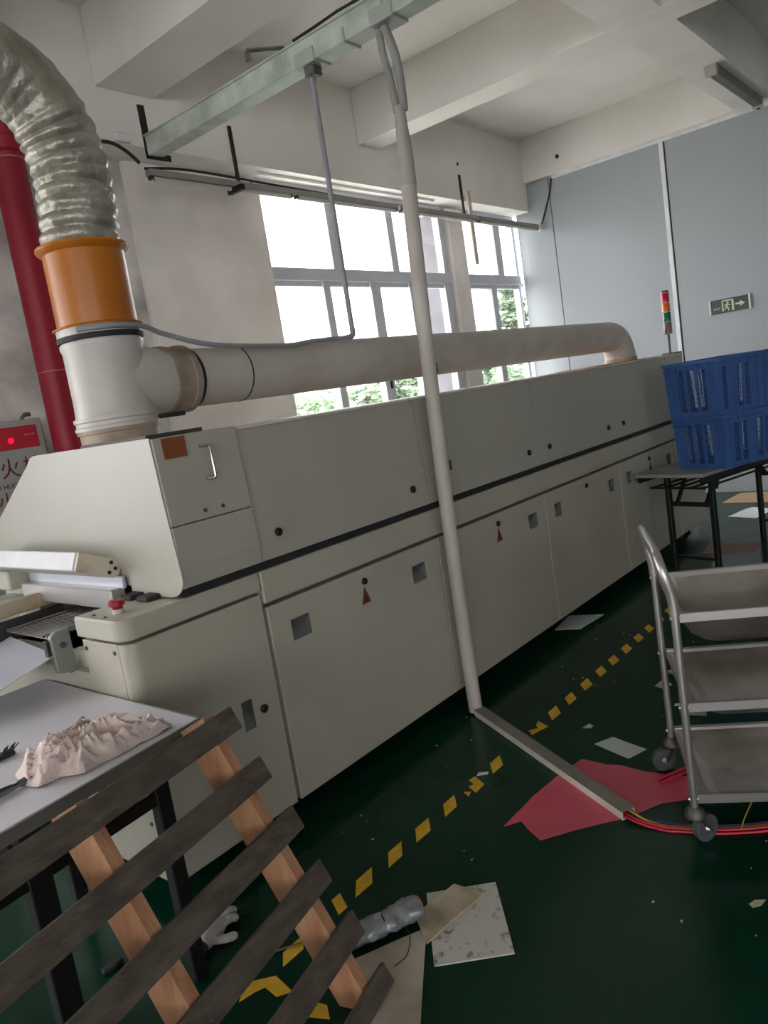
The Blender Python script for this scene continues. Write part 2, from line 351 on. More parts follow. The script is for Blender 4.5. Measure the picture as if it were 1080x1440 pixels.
for x in (6.55, 6.72, 6.90): tape([(x-.05, 1.40), (x+.01, 1.40), (x+.05, 1.47), (x-.01, 1.47)])

# outside: ground and trees beyond the windows
MB().add([(-60, 5.4, -4.2), (120, 5.4, -4.2), (120, 140, -4.2), (-60, 140, -4.2)], [(0, 1, 2, 3)]).build('ground', mat('pale_ground', (205, 203, 196), 0.9, c2=(190, 190, 180), scale=0.2), kind='structure')
def tree(x, y, h, rx, rz, label, leafm, nl, size, ztop=None, layers=None, group='trees beyond the windows'):
    r = thing('tree', (x, y, -4.2), label, 'tree', group)
    rr = random.Random(int(x*100+y*7))
    t = MB(); pts = [(x+0.15*math.sin(i*.9), y+0.1*math.cos(i), -4.2+h*0.92*i/8) for i in range(9)]
    t.tube(pts, [h*0.022*(1-0.085*i) for i in range(9)], 8)
    limbs = []
    for i in range(12):
        z = -4.2+h*rr.uniform(0.45, 0.9); a = rr.uniform(0, 6.28); L = rx*rr.uniform(.5, .95)
        e = (x+L*math.cos(a), y+L*math.sin(a), z+L*0.35); limbs.append(e)
        t.tube([(x, y, z), ((x+e[0])/2, (y+e[1])/2, z+L*.1), e], [h*.008, h*.006, h*.003], 5)
    t.build('trunk', BARK, r)
    f = MB()
    cl = layers or [(x+rx*.75*rr.uniform(-1, 1), y+rx*.75*rr.uniform(-1, 1), -4.2+h-rz*rr.uniform(0.1, 1.9), rx*rr.uniform(.35, .6), rz*rr.uniform(.22, .4)) for _ in range(16)]
    for k in range(nl):
        c = cl[k % len(cl)]
        d = Vector((rr.gauss(0, 1), rr.gauss(0, 1), rr.gauss(0, 1))).normalized()*rr.uniform(.55, 1)
        p = Vector((c[0]+d.x*c[3], c[1]+d.y*c[3], c[2]+d.z*c[4]))
        u = Vector((rr.gauss(0, 1), rr.gauss(0, 1), rr.gauss(0, .5))).normalized()*size*rr.uniform(.6, 1.3); v = u.orthogonal().normalized()*size*rr.uniform(.3, .6)
        f.add([p-u, p-v, p+u, p+v], [(0, 1, 2, 3)])
    fo = f.build('foliage', leafm, r, kind='stuff')
def pine(x, y, h, label):
    ls = []
    for i in range(7):
        z = -4.2+h*(0.62+0.06*i); w = (1.7-0.17*i)
        for s in (-1, 1): ls.append((x+s*w*.55, y+0.3*s, z+0.1*s, w*.55, 0.22))
    tree(x, y, h, 1.7, 2.5, label, LEAF2, 4200, 0.16, layers=ls)
pine(24.0, 13.6, 9.0, 'tall sparse pine with flat tiers seen through the narrow window by the panel wall')
tree(25.4, 20.4, 7.6, 2.3, 0.9, 'flat-topped hazy tree seen above the duct through the wide window', LEAF2, 3500, 0.2)
tree(33.5, 20.6, 7.6, 3.0, 1.8, 'hazy round tree standing beside the tall pine', LEAF2, 4000, 0.24)
for (x, y, h, rx, rz), lb in zip([(9.4, 9.2, 5.75, 1.2, 1.9), (12.6, 9.6, 5.9, 1.3, 2.0), (15.9, 10.4, 5.75, 1.3, 2.0), (19.4, 10.9, 5.8, 1.3, 2.0), (22.8, 11.2, 5.8, 1.2, 2.0)],
        ['pale green bushy tree below the leftmost panes of the wide window', 'pale green bushy tree below the latch mullion of the wide window', 'pale green bushy tree below the panes next to the concrete pier', 'pale green bushy tree seen low in the narrow window beside the pier', 'pale green bushy tree below the tall pine in the narrow window']):
    tree(x, y, h, rx, rz, lb, LEAF, 7000, 0.13, group='bushy trees below the windows')

# ================================================================== THE REFLOW OVEN
YF = 2.15; OX0, OX1 = 1.17, 6.70
oven = thing('reflow_oven', ((OX0+OX1)/2, 2.85, 0), 'long cream industrial reflow oven with hinged hood and row of front doors', 'oven')
ZL = 1.0      # top of the ledge
# carcass behind the doors (set back so that door joints read as recesses)
MB().box(OX0+0.03, OX1-0.02, YF+0.06, 3.50, 0.10, 0.86).build('carcass', CREAM, oven)
MB().box(OX0+0.05, 1.70, YF+0.07, 2.38, 0.86, 0.935).build('control_box', CREAM, oven)
m = MB(); m.box(1.40, OX1-0.02, YF+0.07, 2.45, 0.858, 0.995); m.box(1.40, OX1-0.02, 3.20, 3.50, 0.858, 0.995); m.box(1.40, OX1-0.02, 2.45, 3.20, 0.972, 0.995)
m.build('carcass_deck', CREAM, oven)      # leaves the conveyor tunnel open
# ledge bands, rounded at the inlet corner
def rounded_rect(x0, x1, y0, y1, r, n=8):
    # only the corner at (x0, y0) is rounded
    pts = [(x1, y0), (x1, y1), (x0, y1)]
    for i in range(n+1):
        a = math.pi + (math.pi/2)*i/n
        pts.append((x0+r+r*math.cos(a), y0+r+r*math.sin(a)))
    return pts
m = MB(); m.prism(rounded_rect(OX0-0.012, 1.727, YF-0.008, 2.425, 0.05), 0.930, ZL, 'z', bev=0.006)
ledge = m.build('ledge', CREAM, oven)
MB().box(1.733, OX1, YF-0.008, 2.40, 0.878, ZL, 0.006).build('ledge', CREAM, oven)
# inlet front panel with a rounded vertical corner
m = MB(); m.prism(rounded_rect(OX0, 1.724, YF, 2.2, 0.045), 0.10, 0.918, 'z', bev=0.003)
cpanel = m.build('corner_panel', CREAM, oven)
# end plate, cut away for the conveyor
MB().prism([(YF+0.052, 0.10), (3.50, 0.10), (3.50, 0.80), (2.42, 0.80), (2.42, 0.918), (YF+0.052, 0.918)], OX0, OX0+0.03, 'x', bev=0.002).build('end_plate', CREAM, oven)
for y, z in [(2.40, 0.89), (2.225, 0.89), (2.225, 0.30), (2.40, 0.30)]:
    MB().tube([(OX0-0.004, y, z), (OX0+0.002, y, z)], 0.007, 8).build('screw', CASTER, oven)
m = MB()
for i in range(7): m.box(OX0-0.006, OX0+0.004, 2.50, 2.78, 0.30+i*0.03, 0.312+i*0.03, 0.002)
m.build('vent_louvre', CREAM2, oven)
# V-shaped recessed finger pulls: a pocket cut through the sheet with a bent metal cup in it
def pocket(ob, boxes):
    """cut real openings into a sheet"""
    q = MB()
    for b_ in boxes: q.box(*b_)
    co = D.objects.new('cutter', q.mesh('cutter', CREAM)); COL.objects.link(co)
    md = ob.modifiers.new('cut', 'BOOLEAN'); md.object = co; md.operation = 'DIFFERENCE'; md.solver = 'EXACT'
    bpy.context.view_layer.update()
    me = D.meshes.new_from_object(ob.evaluated_get(bpy.context.evaluated_depsgraph_get()))
    ob.modifiers.remove(md); ob.data = me; D.objects.remove(co)
PULLM = mat('pull_zinc_metal', (112, 118, 114), 0.5, 0.2)
def pull(parent, x, z, w=0.095, h=0.08):
    a, b_, t_, u_ = x-w/2+.0015, x+w/2-.0015, z-h/2+.0015, z+h/2-.0015; y0, y1 = YF+0.001, YF+0.036
    q = MB(); q.add([(a, y0, u_), (b_, y0, u_), (b_, y1, z), (a, y1, z), (b_, y0, t_), (a, y0, t_)], [(0, 1, 2, 3), (3, 2, 4, 5), (1, 4, 2), (0, 3, 5)])
    q.build('recessed_pull', PULLM, parent)
def lock(parent, x, z, r=0.013, y=YF):
    q = MB(); q.tube([(x, y+0.002, z), (x, y-0.008, z), (x, y-0.012, z)], [r*1.15, r*1.15, r*0.7], 14); q.build('lock', mat('lock_dark', (44, 44, 46), 0.4, 0.5), parent)
def warn(parent, x, z, s=0.07):
    q = MB(); q.prism([(x-s*.42, z-s*.55), (x+s*.42, z-s*.55), (x, z+s*.5)], YF-0.0022, YF+0.001, 'y'); p = q.build('warning_sticker', mat('sticker_red', (126, 62, 46), 0.6), parent)
    q = MB(); q.prism([(x-s*.20, z-s*.42), (x+s*.20, z-s*.42), (x, z+s*.12)], YF-0.003, YF-0.002, 'y'); q.build('warning_symbol', mat('sticker_ink', (86, 34, 28), 0.6), parent)
hole = lambda x, z, w, h: (x-w/2, x+w/2, YF-0.01, YF+0.04, z-h/2, z+h/2)
lock(cpanel, 1.644, 0.512, 0.014); pocket(cpanel, [hole(1.574, 0.515, 0.05, 0.11)]); pull(cpanel, 1.574, 0.515, 0.05, 0.11)
for x0, x1, pulls, lk, wr in [(1.742, 2.815, (1.893, 2.652), 2.278, 2.272), (2.955, 3.878, (3.73,), 3.36, 3.36), (3.888, 4.955, (4.035, 4.812), 4.433, None), (4.967, 6.02, (5.117, 5.90), 5.50, 5.516), (6.03, 6.69, (), None, None)]:
    d = MB().box(x0, x1, YF, YF+0.045, 0.10, 0.862, 0.003).build('door', CREAM, oven)
    if pulls: pocket(d, [hole(p, 0.74, 0.10 if x0 < 3 else 0.085, 0.082) for p in pulls])
    for p in pulls: pull(d, p, 0.74, 0.10 if x0 < 3 else 0.085, 0.082)
    if lk: lock(d, lk, 0.808)
    if wr: warn(d, wr, 0.752)
MB().box(2.822, 2.948, YF, YF+0.045, 0.10, 0.862, 0.002).build('centre_post', CREAM, oven)
# feet
for x in (1.5, 2.9, 4.4, 5.6, 6.5):
    for y in (2.35, 3.3):
        MB().tube([(x, y, 0), (x, y, 0.03), (x, y, 0.031), (x, y, 0.101)], [0.045, 0.04, 0.016, 0.016], 12).build('foot', RUBBER, oven)
m = MB()
for i in range(5): m.tube([(6.35+0.06*i, 2.30, 0.0), (6.35+0.06*i, 2.30+0.01*i, 0.05+0.02*(i % 2))], [0.035, 0.02], 8)
m.build('levelling_block', RUBBER, oven)
# hood: slightly tilted front, chamfered at the back
def hood_prof(y0=YF, top=1.53, bot=1.03, back=3.50):
    return [(y0-0.025, bot), (y0+0.012, top), (3.0, top), (back, 1.24), (back, bot)]
def rounded_hood_end():
    pts = []
    for i in range(9):
        a = math.radians(-90-90*i/8); pts.append((YF+0.055+0.085*math.cos(a), 1.075+0.07*math.sin(a)))
    pts += [(YF-0.01, 1.30), (YF+0.004, 1.538), (2.95, 1.538), (2.985, 1.53), (3.02, 1.505), (3.50, 1.225), (3.50, 1.005), (3.2, 1.005), (3.2, 1.10), (2.44, 1.10), (2.44, 1.005)]
    return pts
MB().prism(rounded_hood_end(), 1.396, 1.402, 'x').build('hood_end_plate', CREAM2, oven)
hp = [(YF-0.022, 1.035), (YF-0.026, 1.10), (YF-0.004, 1.534), (2.97, 1.534), (3.48, 1.235), (3.48, 1.03)]
yz = lambda z: YF-0.026+0.022*(z-1.10)/0.434
m = MB(); m.prism([(YF-0.022, 1.035), (YF-0.026, 1.10), (yz(1.2395), 1.2395), (3.47, 1.2395), (3.48, 1.03)], 1.402, 1.744, 'x', bev=0.002)
m.prism([(yz(1.2435), 1.2435), (YF-0.004, 1.534), (2.97, 1.534), (3.47, 1.2435)], 1.402, 1.744, 'x', bev=0.002)
m.box(1.41, 1.735, YF+0.004, 3.40, 1.23, 1.25)
h1 = m.build('hood_inlet_section', CREAM2, oven)
MB().box(1.405, 1.63, YF+0.03, 2.6, 1.532, 1.548).build('top_strip', mat('brown_strip', (66, 58, 54), 0.6), h1)
MB().box(1.434, 1.522, YF-0.012, YF-0.0035, 1.462, 1.53).build('name_plate', PLATE, h1)
m = MB(); m.tube([(1.578, YF-0.006, 1.485), (1.592, YF-0.035, 1.485), (1.594, YF-0.04, 1.478), (1.594, YF-0.045, 1.38), (1.592, YF-0.043, 1.374), (1.578, YF-0.012, 1.374)], 0.0055, 8)
m.build('handle', mat('chrome', (190, 190, 190), 0.15, 1.0), h1)
for x in (1.544, 1.62): MB().tube([(x, YF-0.022, 1.271), (x, YF-0.012, 1.271)], 0.007, 8).build('screw', CASTER, h1)
def hood_panel(x0, x1, z0=1.035, z1=1.52, y=0.006, slot=None):
    yb, yt = YF-0.022+y, YF-0.002+y+0.006
    pts = [(x0, z0), (x1, z0), (x1, z1-0.03), (x1-0.012, z1-0.008), (x1-0.03, z1)] + ([(slot+.0025, z1), (slot+.0025, 1.37), (slot-.0025, 1.37), (slot-.0025, z1)] if slot else []) + [(x0, z1)]
    q = MB(); bm_f = lambda z: yb+(yt-yb)*(z-z0)/(z1-z0)
    n = len(pts); vs = [(p[0], bm_f(p[1]), p[1]) for p in pts] + [(p[0], bm_f(p[1])+0.035, p[1]) for p in pts]
    q.add(vs, [tuple(range(n)), tuple(range(2*n-1, n-1, -1))] + [(i, (i+1) % n, n+(i+1) % n, n+i) for i in range(n)])
    return q.build('hood_panel', CREAM2, oven)
core = [(YF+0.03, 1.035), (YF+0.035, 1.522), (2.97, 1.522), (3.48, 1.235), (3.48, 1.03)]
MB().prism(core, 1.744, 6.45, 'x').build('hood_core', CREAM2, oven)
hps = [hood_panel(1.75, 2.79), hood_panel(2.955, 6.045, slot=3.878)]
MB().prism([(YF-0.014, 1.035), (YF+0.006, 1.52), (YF+0.03, 1.52), (YF+0.02, 1.035)], 2.797, 2.948, 'x').build('hood_post', CREAM2, oven)
MB().prism([(YF-0.010, 1.035), (YF+0.010, 1.535), (2.3, 1.535), (2.3, 1.035)], 6.06, 6.45, 'x', bev=0.004).build('hood_outlet_section', CREAM2, oven)
MB().box(6.45, 6.49, YF+0.02, 2.32, 1.40, 1.545, 0.004).build('hinge_bracket', mat('bracket_grey', (96, 96, 92), 0.5, 0.4), oven)
MB().box(1.76, 6.45, YF+0.0, 2.98, 1.519, 1.527).build('hood_top', mat('hood_top_paint', (206, 200, 188), 0.5, c2=(170, 140, 110), scale=4, lo=.3, hi=.5), oven)
for x, w in [(1.85, 0), (2.678, 0), (3.755, 1), (3.999, 1), (4.833, 1), (5.084, 1)]: lock(hps[w], x, 1.123, 0.014, YF-0.012)
lock(oven, 2.918, 1.123, 0.014, YF-0.008)
# dark gasket gap between hood and ledge
box('gasket', RUBBER, (1.42, 6.44, YF+0.012, 2.38, 0.998, 1.037), oven)
for y in (2.30, 2.40):
    MB().box(1.34, 1.40, y-0.035, y+0.035, ZL, ZL+0.018, 0.006).build('rubber_stop', RUBBER, oven)
# emergency stop and screws on the ledge
e = MB().tube([(1.235, 2.27, ZL-0.002), (1.235, 2.27, ZL+0.014)], 0.019, 16).build('emergency_stop', mat('stop_base', (190, 184, 172), 0.5), oven)
MB().tube([(1.235, 2.27, ZL+0.012), (1.235, 2.27, ZL+0.022), (1.235, 2.27, ZL+0.026), (1.235, 2.27, ZL+0.040), (1.235, 2.27, ZL+0.044)], [0.016, 0.019, 0.026, 0.026, 0.02], 18).build('stop_button', mat('stop_red', (150, 32, 44), 0.45), e)
for x, y in [(1.19, 2.345), (1.185, 2.265)]: MB().tube([(x, y, ZL-.001), (x, y, ZL+.003)], 0.006, 8).build('screw', RUBBER, ledge)
# inlet: lifted white flap, stainless cover, conveyor rails and chain
M = Matrix.Translation((1.40, 0, 1.095)) @ Matrix.Rotation(math.radians(24), 4, 'Y')
fl = MB().box(-0.17, 0.0, 2.51, 3.30, -0.034, 0.034, 0.004, M).build('inlet_flap', mat('flap_white', (205, 205, 205), 0.45), oven)
MB().box(-0.165, 0.002, 2.497, 2.511, -0.034, 0.034, 0.002, M).build('flap_cheek', CREAMD, fl)
for dx, dz in ((-.04, .018), (-.04, -.018), (-.02, .0)): MB().tube([M @ Vector((dx, 2.493, dz)), M @ Vector((dx, 2.50, dz))], .007, 8).build('screw', RUBBER, fl)
MB().box(1.375, 1.392, 2.46, 3.18, 1.03, 1.075, 0.003).build('inlet_lip', SHEETM, oven)
MB().box(1.333, 1.392, 2.475, 3.17, 0.965, 1.035, 0.004).build('inlet_cover', mat('cover_steel', (190, 188, 186), .35, .7, c2=(160, 150, 140), scale=4, lo=.3, hi=.5), oven)
MB().box(1.30, 1.395, 3.20, 3.42, 1.01, 1.09, 0.006).build('flap_bearing', CREAM, oven)
MB().box(1.0, 1.40, 3.02, 3.06, 0.945, 1.002, 0.004).build('conveyor_rail', mat('rail_cream', (190, 178, 156), 0.5, c2=(150, 128, 96), scale=8), oven)
MB().box(0.98, 1.40, 3.06, 3.44, 0.955, 0.962).build('inlet_tray', mat('inlet_green_tray', (176, 186, 178), 0.5), oven)
MB().box(1.205, 1.385, 2.56, 3.02, 0.845, 0.86).build('conveyor_bed', mat('bed_black', (34, 34, 36), 0.7, c2=(24, 24, 26), scale=8), oven)
MB().box(1.0, 1.40, 2.985, 3.02, 0.80, 0.935).build('conveyor_side', mat('bed_side', (50, 50, 54), 0.6), oven)
ch = MB()
for i in range(22):
    x = 1.11+i*0.0125; ch.tube([(x, 2.53, 0.932), (x, 2.84, 0.932)], 0.003, 6)
for y in (2.535, 2.56, 2.83): ch.tube([(1.105, y, 0.937), (1.39, y, 0.937)], 0.005, 6)
ch.build('conveyor_chain', mat('chain_steel', (176, 172, 168), 0.25, 0.95), oven, kind='stuff')
MB().prism([(1.10, 0.815), (1.168, 0.803), (1.168, 0.955), (1.12, 0.955), (1.10, 0.94)], 2.49, 2.515, 'y', bev=0.003).build('rail_end_plate', mat('rail_greygreen', (138, 142, 132), 0.5, 0.3), oven)
MB().tube([(1.135, 2.492, 0.905), (1.135, 2.486, 0.905)], 0.011, 14).build('bolt', CASTER, oven)
MB().box(1.088, 1.10, 2.505, 2.53, 0.87, 0.93, 0.002).build('chain_tensioner', RUBBER, oven)
MB().tube([(1.15, 2.50, 0.802), (1.15, 2.50, 0.83)], 0.008, 8).build('bolt', CASTER, oven)
# signal tower
st = MB().tube([(6.235, 2.175, 1.525), (6.235, 2.175, 1.69)], 0.008, 10).build('signal_tower', CASTER, oven)
z = 1.69
for nm, c, h in [('tower_base', (122, 106, 98), .095), ('green_lens', (0, 122, 76), .075), ('amber_lens', (222, 116, 38), .075), ('red_lens', (206, 20, 56), .075), ('tower_cap', (70, 44, 44), .018)]:
    q = MB().tube([(6.235, 2.175, z+.001), (6.235, 2.175, z+.004), (6.235, 2.175, z+h-.004), (6.235, 2.175, z+h)], [.028, .031, .031, .028], 18)
    q.build(nm, mat('tower_'+nm, c, 0.25), st)
    if 'lens' in nm or nm == 'tower_base': MB().tube([(6.235, 2.175, z+h-.001), (6.235, 2.175, z+h+.002)], .0318, 18).build('lens_ring', WHITE, st)
    z += h

# sheet metal chute at the conveyor inlet
m = MB(); q = [Vector((1.108, 2.50, 0.880)), Vector((1.15, 2.93, 0.891)), Vector((0.78, 2.93, 0.795)), Vector((0.76, 2.50, 0.795))]
nn = (q[1]-q[0]).cross(q[2]-q[0]).normalized()*0.003
m.add(q+[p-nn for p in q], [(0, 1, 2, 3), (7, 6, 5, 4), (0, 4, 5, 1), (1, 5, 6, 2), (2, 6, 7, 3), (3, 7, 4, 0)])
tag(m.build('inlet_chute', SHEETM, oven), 'smooth bluish white sheet metal chute')

# ================================================================== EXHAUST DUCT
RX, RY, PZ = 1.573, 2.60, 1.748; KD = .945
duct = thing('exhaust_duct', (RX, RY, 1.53), 'grey exhaust duct pipe lying above the oven with tee, orange collar and foil hose', 'duct')
def lathe(name, m, prof, x=RX, y=RY, n=36, parent=duct, cap=True): return MB().tube([(x, y, 1.534+(z-1.536)*KD) for r, z in prof], [r*KD for r, z in prof], n, cap).build(name, m, parent)
lathe('base_socket', PVCD, [(.150, 1.536), (.150, 1.585), (.158, 1.586), (.158, 1.60)])
lathe('clamp_band', PVC, [(.163, 1.60), (.163, 1.612), (.157, 1.616), (.157, 1.63), (.163, 1.634), (.163, 1.648)])
MB().box(RX+0.095, RX+0.203, RY-0.147, RY-0.118, 1.602, 1.619, 0.004).build('clamp_screw', RUBBER, duct)
tee = lathe('tee', PVC, [(.156, 1.645), (.152, 1.66), (.150, 1.70), (.150, 1.90), (.156, 1.915), (.156, 1.93), (.150, 1.932), (.150, 1.95), (.158, 1.952), (.158, 1.985)])
MB().tube([(RX+.02, RY, PZ+0.009), (RX+0.132, RY, PZ+.006), (RX+0.19, RY, PZ), (RX+0.222, RY, PZ)], [.1415, .138, .1265, .125], 36, False).build('branch', PVC, tee)
lathe('clamp_ring', RUBBER, [(.160, 1.936), (.162, 1.940), (.162, 1.953), (.160, 1.957)])
MB().tube([(RX+x*KD, RY, PZ) for x in (.225, .228, .255, .258, .315, .318, .345, .348)], [r*KD for r in (.134, .141, .141, .137, .137, .141, .141, .128)], 36).build('pipe_socket', mat('dirty_socket', (150, 138, 124), 0.5, c2=(108, 88, 68), scale=9, lo=.3, hi=.6), duct)
MB().tube([(RX+.34, RY, PZ), (RX+.352, RY, PZ)], .1195, 36).build('pipe_joint', RUBBER, duct)
pts = [(RX+.32+i*(6.067-RX-.32)/10, RY, PZ-0.002*math.sin(i*.3)) for i in range(11)]
for a in range(1, 9):
    t = math.radians(90*a/8); pts.append((6.067+.208*math.sin(t), RY, PZ-.208+.208*math.cos(t)))
MB().tube(pts, .117, 32).build('pipe', PIPEM, duct)
MB().tube([(2.169, RY, PZ), (2.174, RY, PZ)], .1192, 36).build('pipe_joint', RUBBER, duct)
pts = [(6.067+.208*math.sin(math.radians(90*a/8)), RY, PZ-.208+.208*math.cos(math.radians(90*a/8))) for a in range(2, 9)]
MB().tube(pts, .124, 32).build('elbow', PIPEM, duct)
MB().box(5.43, 6.445, 2.44, 2.78, 1.525, 1.534).build('flange_plate', mat('rusty_plate', (180, 150, 122), .6, c2=(150, 112, 84), scale=6), duct)
MB().tube([(6.275, RY, 1.533), (6.275, RY, 1.563)], .132, 28).build('elbow_collar', PVCD, duct)
col = lathe('collar', ORANGE, [(.168, 1.985), (.170, 1.990), (.150, 1.996), (.150, 2.262), (.168, 2.275), (.172, 2.282), (.170, 2.29), (.145, 2.291)])
tag(col, 'orange plastic collar with flared rims')
# aluminium foil hose, corrugated where it stands, smoother in the bend
path = [(px*KD, 1.55+(pz-1.55)*KD) for px, pz in [(1.665, 2.285), (1.672, 2.36), (1.68, 2.45), (1.684, 2.54), (1.676, 2.63), (1.652, 2.72), (1.60, 2.81), (1.52, 2.88), (1.42, 2.925), (1.30, 2.95), (1.1, 2.96), (0.8, 2.94), (0.4, 2.90)]]
def resample(pts, n):
    P = [Vector((x, RY, z)) for x, z in pts]; out = []
    for i in range(len(P)-1):
        a, b, c, d = P[max(i-1, 0)], P[i], P[i+1], P[min(i+2, len(P)-1)]
        for k in range(n):
            t = k/n; out.append(0.5*((2*b)+(-a+c)*t+(2*a-5*b+4*c-d)*t*t+(-a+3*b-3*c+d)*t**3))
    return out+[P[-1]]
pp = resample(path, 14); vs = []; fs = []; n = 48; s = 0
for i, p in enumerate(pp):
    if i: s += (p-pp[i-1]).length
    t = (pp[min(i+1, len(pp)-1)]-pp[max(i-1, 0)]).normalized(); u = Vector((0, 1, 0)); w = t.cross(u)
    corr = 0.0075 if s < 0.45 else 0.0015
    for k in range(n):
        a = 2*math.pi*k/n; d = u*math.cos(a)+w*math.sin(a); q = p+d*.132
        r = .130+corr*(abs(math.sin(math.pi*s/0.052+0.6*noise.noise(q*3)))-.5)*1.6+0.008*noise.noise(q*7)+0.005*noise.noise(q*26)
        vs.append(p+d*r)
for i in range(len(pp)-1):
    for k in range(n): fs.append((i*n+k, i*n+(k+1) % n, (i+1)*n+(k+1) % n, (i+1)*n+k))
MB().add(vs, fs, True).build('foil_hose', FOIL, duct)
# strap that holds the hose in the air
st = MB(); st.tube([(1.23, RY-.147, 2.873), (1.23, RY-.147, 4.17)], .004, 6); st.tube([(1.23, RY+.147, 2.873), (1.23, RY+.147, 4.17)], .004, 6)
st.tube([(1.23, RY+.147*math.cos(a*math.pi/8), 2.873-.147*math.sin(a*math.pi/8)) for a in range(9)], .006, 6); st.build('hanger_wire', CASTER, duct)

# ================================================================== PIPES AND CABLES
rp = thing('fire_pipe', (2.25, 4.28, 0), 'thick dark red vertical fire pipe in front of the plaster wall', 'pipe')
MB().tube([(2.25, 4.28, 0), (2.25, 4.28, 4.169)], .088, 28).build('pipe', RED, rp)
for z in (1.985, 3.15):
    MB().tube([(2.25, 4.28, z), (2.25, 4.28, z+.006)], .0895, 28).build('joint_line', mat('joint_pink', (190, 120, 128), .6), rp)
MB().tube([(2.25, 4.28, 3.18), (2.25, 4.28, 3.19), (2.25, 4.28, 3.26), (2.25, 4.28, 3.27)], [.09, .105, .105, .09], 28).build('coupling', RED, rp)
MB().box(2.33, 2.40, 4.25, 4.31, 3.19, 3.25, .008).build('coupling_bolt', RED, rp)

hc = thing('hydrant_cabinet', (1.85, 4.45, 0), 'grey metal fire hydrant cabinet with red header panel and lamp', 'cabinet')
MB().box(1.50, 2.155, 4.36, 4.598, 0.45, 1.745, .006).build('body', CABGREY, hc)
MB().box(1.515, 2.145, 4.350, 4.362, 0.47, 1.725, .004).build('door', CABGREY, hc)
MB().box(1.54, 2.11, 4.344, 4.351, 1.585, 1.71, .002).build('header_panel', SIGNRED, hc)
MB().tube([(1.95, 4.345, 1.635), (1.95, 4.338, 1.635)], .016, 14).build('indicator_lamp', mat('lamp_red', (255, 20, 60), .4, emit=(255, 10, 50), estr=.12), hc)
MB().box(2.03, 2.06, 4.341, 4.345, 1.655, 1.662).build('header_print', mat('print_pink', (216, 130, 140), .6), hc)
MB().box(2.07, 2.09, 4.341, 4.345, 1.655, 1.662).build('header_print', MATS['print_pink'], hc)
MB().tube([(2.09, 4.45, 1.74), (2.09, 4.45, 1.76), (2.11, 4.45, 1.775), (2.14, 4.45, 1.775)], .012, 10).build('hose_stub', CASTER, hc)
def wall_text(body, size, x, z, y): return text_mesh('lettering', body, size, LETTER, Matrix.Translation((x, y, z)) @ Matrix.Rotation(math.pi/2, 4, 'X'))
for ch_, x in (('消', 1.785), ('火', 1.915), ('栓', 2.045)): link('lettering', wall_text(ch_, .118, x, 1.475, 4.348), hc)
link('lettering', wall_text('XIAO HUO SHUAN', .038, 1.915, 1.385, 4.348), hc)
for ch_, x in (('小', 1.862),): link('lettering', wall_text(ch_, .105, x, 1.30, 4.348), hc)

# overhead cable trunking hung from the ceiling
tr = thing('cable_trunking', (2.8, 1.5, 3.06), 'galvanised steel cable trunking hung under the ceiling above the vertical pole', 'trunking')
MB().box(2.755, 2.855, 1.98, 3.70, 3.065, 3.165, .003).build('trough', GALV, tr)
MB().box(2.755, 2.855, -3.0, 1.975, 3.065, 3.165, .003).build('trough', GALV, tr)
MB().box(2.745, 2.865, -3.0, 3.70, 3.163, 3.172, .002).build('lid', GALV, tr)
for y in (1.99, 2.44, 2.20): MB().box(2.748, 2.862, y-.06 if y != 2.20 else y-.006, y+.06 if y != 2.2 else y+.006, 3.058, 3.12, .002).build('joint_cover', mat('galv_dark', (176, 182, 174), .45, .25), tr)
MB().box(2.77, 2.83, 2.41, 2.47, 3.02, 3.066, .004).build('conduit_outlet', CASTER, tr)
for y in (0.6, -1.4):
    q = MB(); q.box(2.70, 2.90, y-.02, y+.02, 3.172, 3.178); q.tube([(2.72, y, 3.17), (2.72, y, 4.17)], .005, 6); q.tube([(2.88, y, 3.17), (2.88, y, 4.17)], .005, 6); q.build('hanger', CASTER, tr)
m = MB(); m.box(2.748, 2.79, 3.701, 3.708, 3.07, 3.335); m.box(2.748, 2.91, 3.701, 3.708, 3.05, 3.085); m.build('angle_hanger', BLACK, tr)
m = MB(); m.bar((2.62, 2.66, 3.176), (2.75, 2.55, 3.176), .03, .006); m.bar((2.622, 2.658, 3.176), (2.622, 2.658, 3.13), .03, .004); m.build('strap', CASTER, tr)
MB().tube([(2.742, 2.05, 3.178), (2.74, 2.2, 3.182), (2.744, 2.35, 3.178), (2.742, 2.48, 3.175)], .007, 6).build('loose_cable', RUBBER, tr)

pole = thing('conduit_pole', (2.80, 2.055, 0), 'tall off-white plastic conduit pole from floor to trunking in front of the oven', 'pole')
def curve3(pts, n=8):
    P = [Vector(p) for p in pts]; out = []
    for i in range(len(P)-1):
        a, b, c, d = P[max(i-1, 0)], P[i], P[i+1], P[min(i+2, len(P)-1)]
        for k in range(n):
            t = k/n; out.append(0.5*((2*b)+(-a+c)*t+(2*a-5*b+4*c-d)*t*t+(-a+3*b-3*c+d)*t**3))
    return out+[P[-1]]
MB().tube(curve3([(2.81, 2.062, 0.012), (2.803, 2.06, .4), (2.80, 2.052, 1.0), (2.798, 2.035, 1.7), (2.80, 2.01, 2.35), (2.80, 2.003, 2.48)]), .033, 20).build('pipe', POLE, pole)
MB().tube([(2.80, 2.006, 2.42), (2.80, 2.0, 2.55), (2.80, 1.998, 2.66), (2.80, 1.997, 2.72), (2.80, 1.997, 2.74)], [.0355, .033, .026, .023, .020], 20).build('sleeve', mat('sleeve_grey', (176, 170, 163), .55), pole)
MB().tube(curve3([(2.80, 2.01, 2.72), (2.80, 2.022, 2.85), (2.80, 2.04, 2.96), (2.80, 2.045, 3.06)]), .016, 12).build('hose', HOSE, pole)
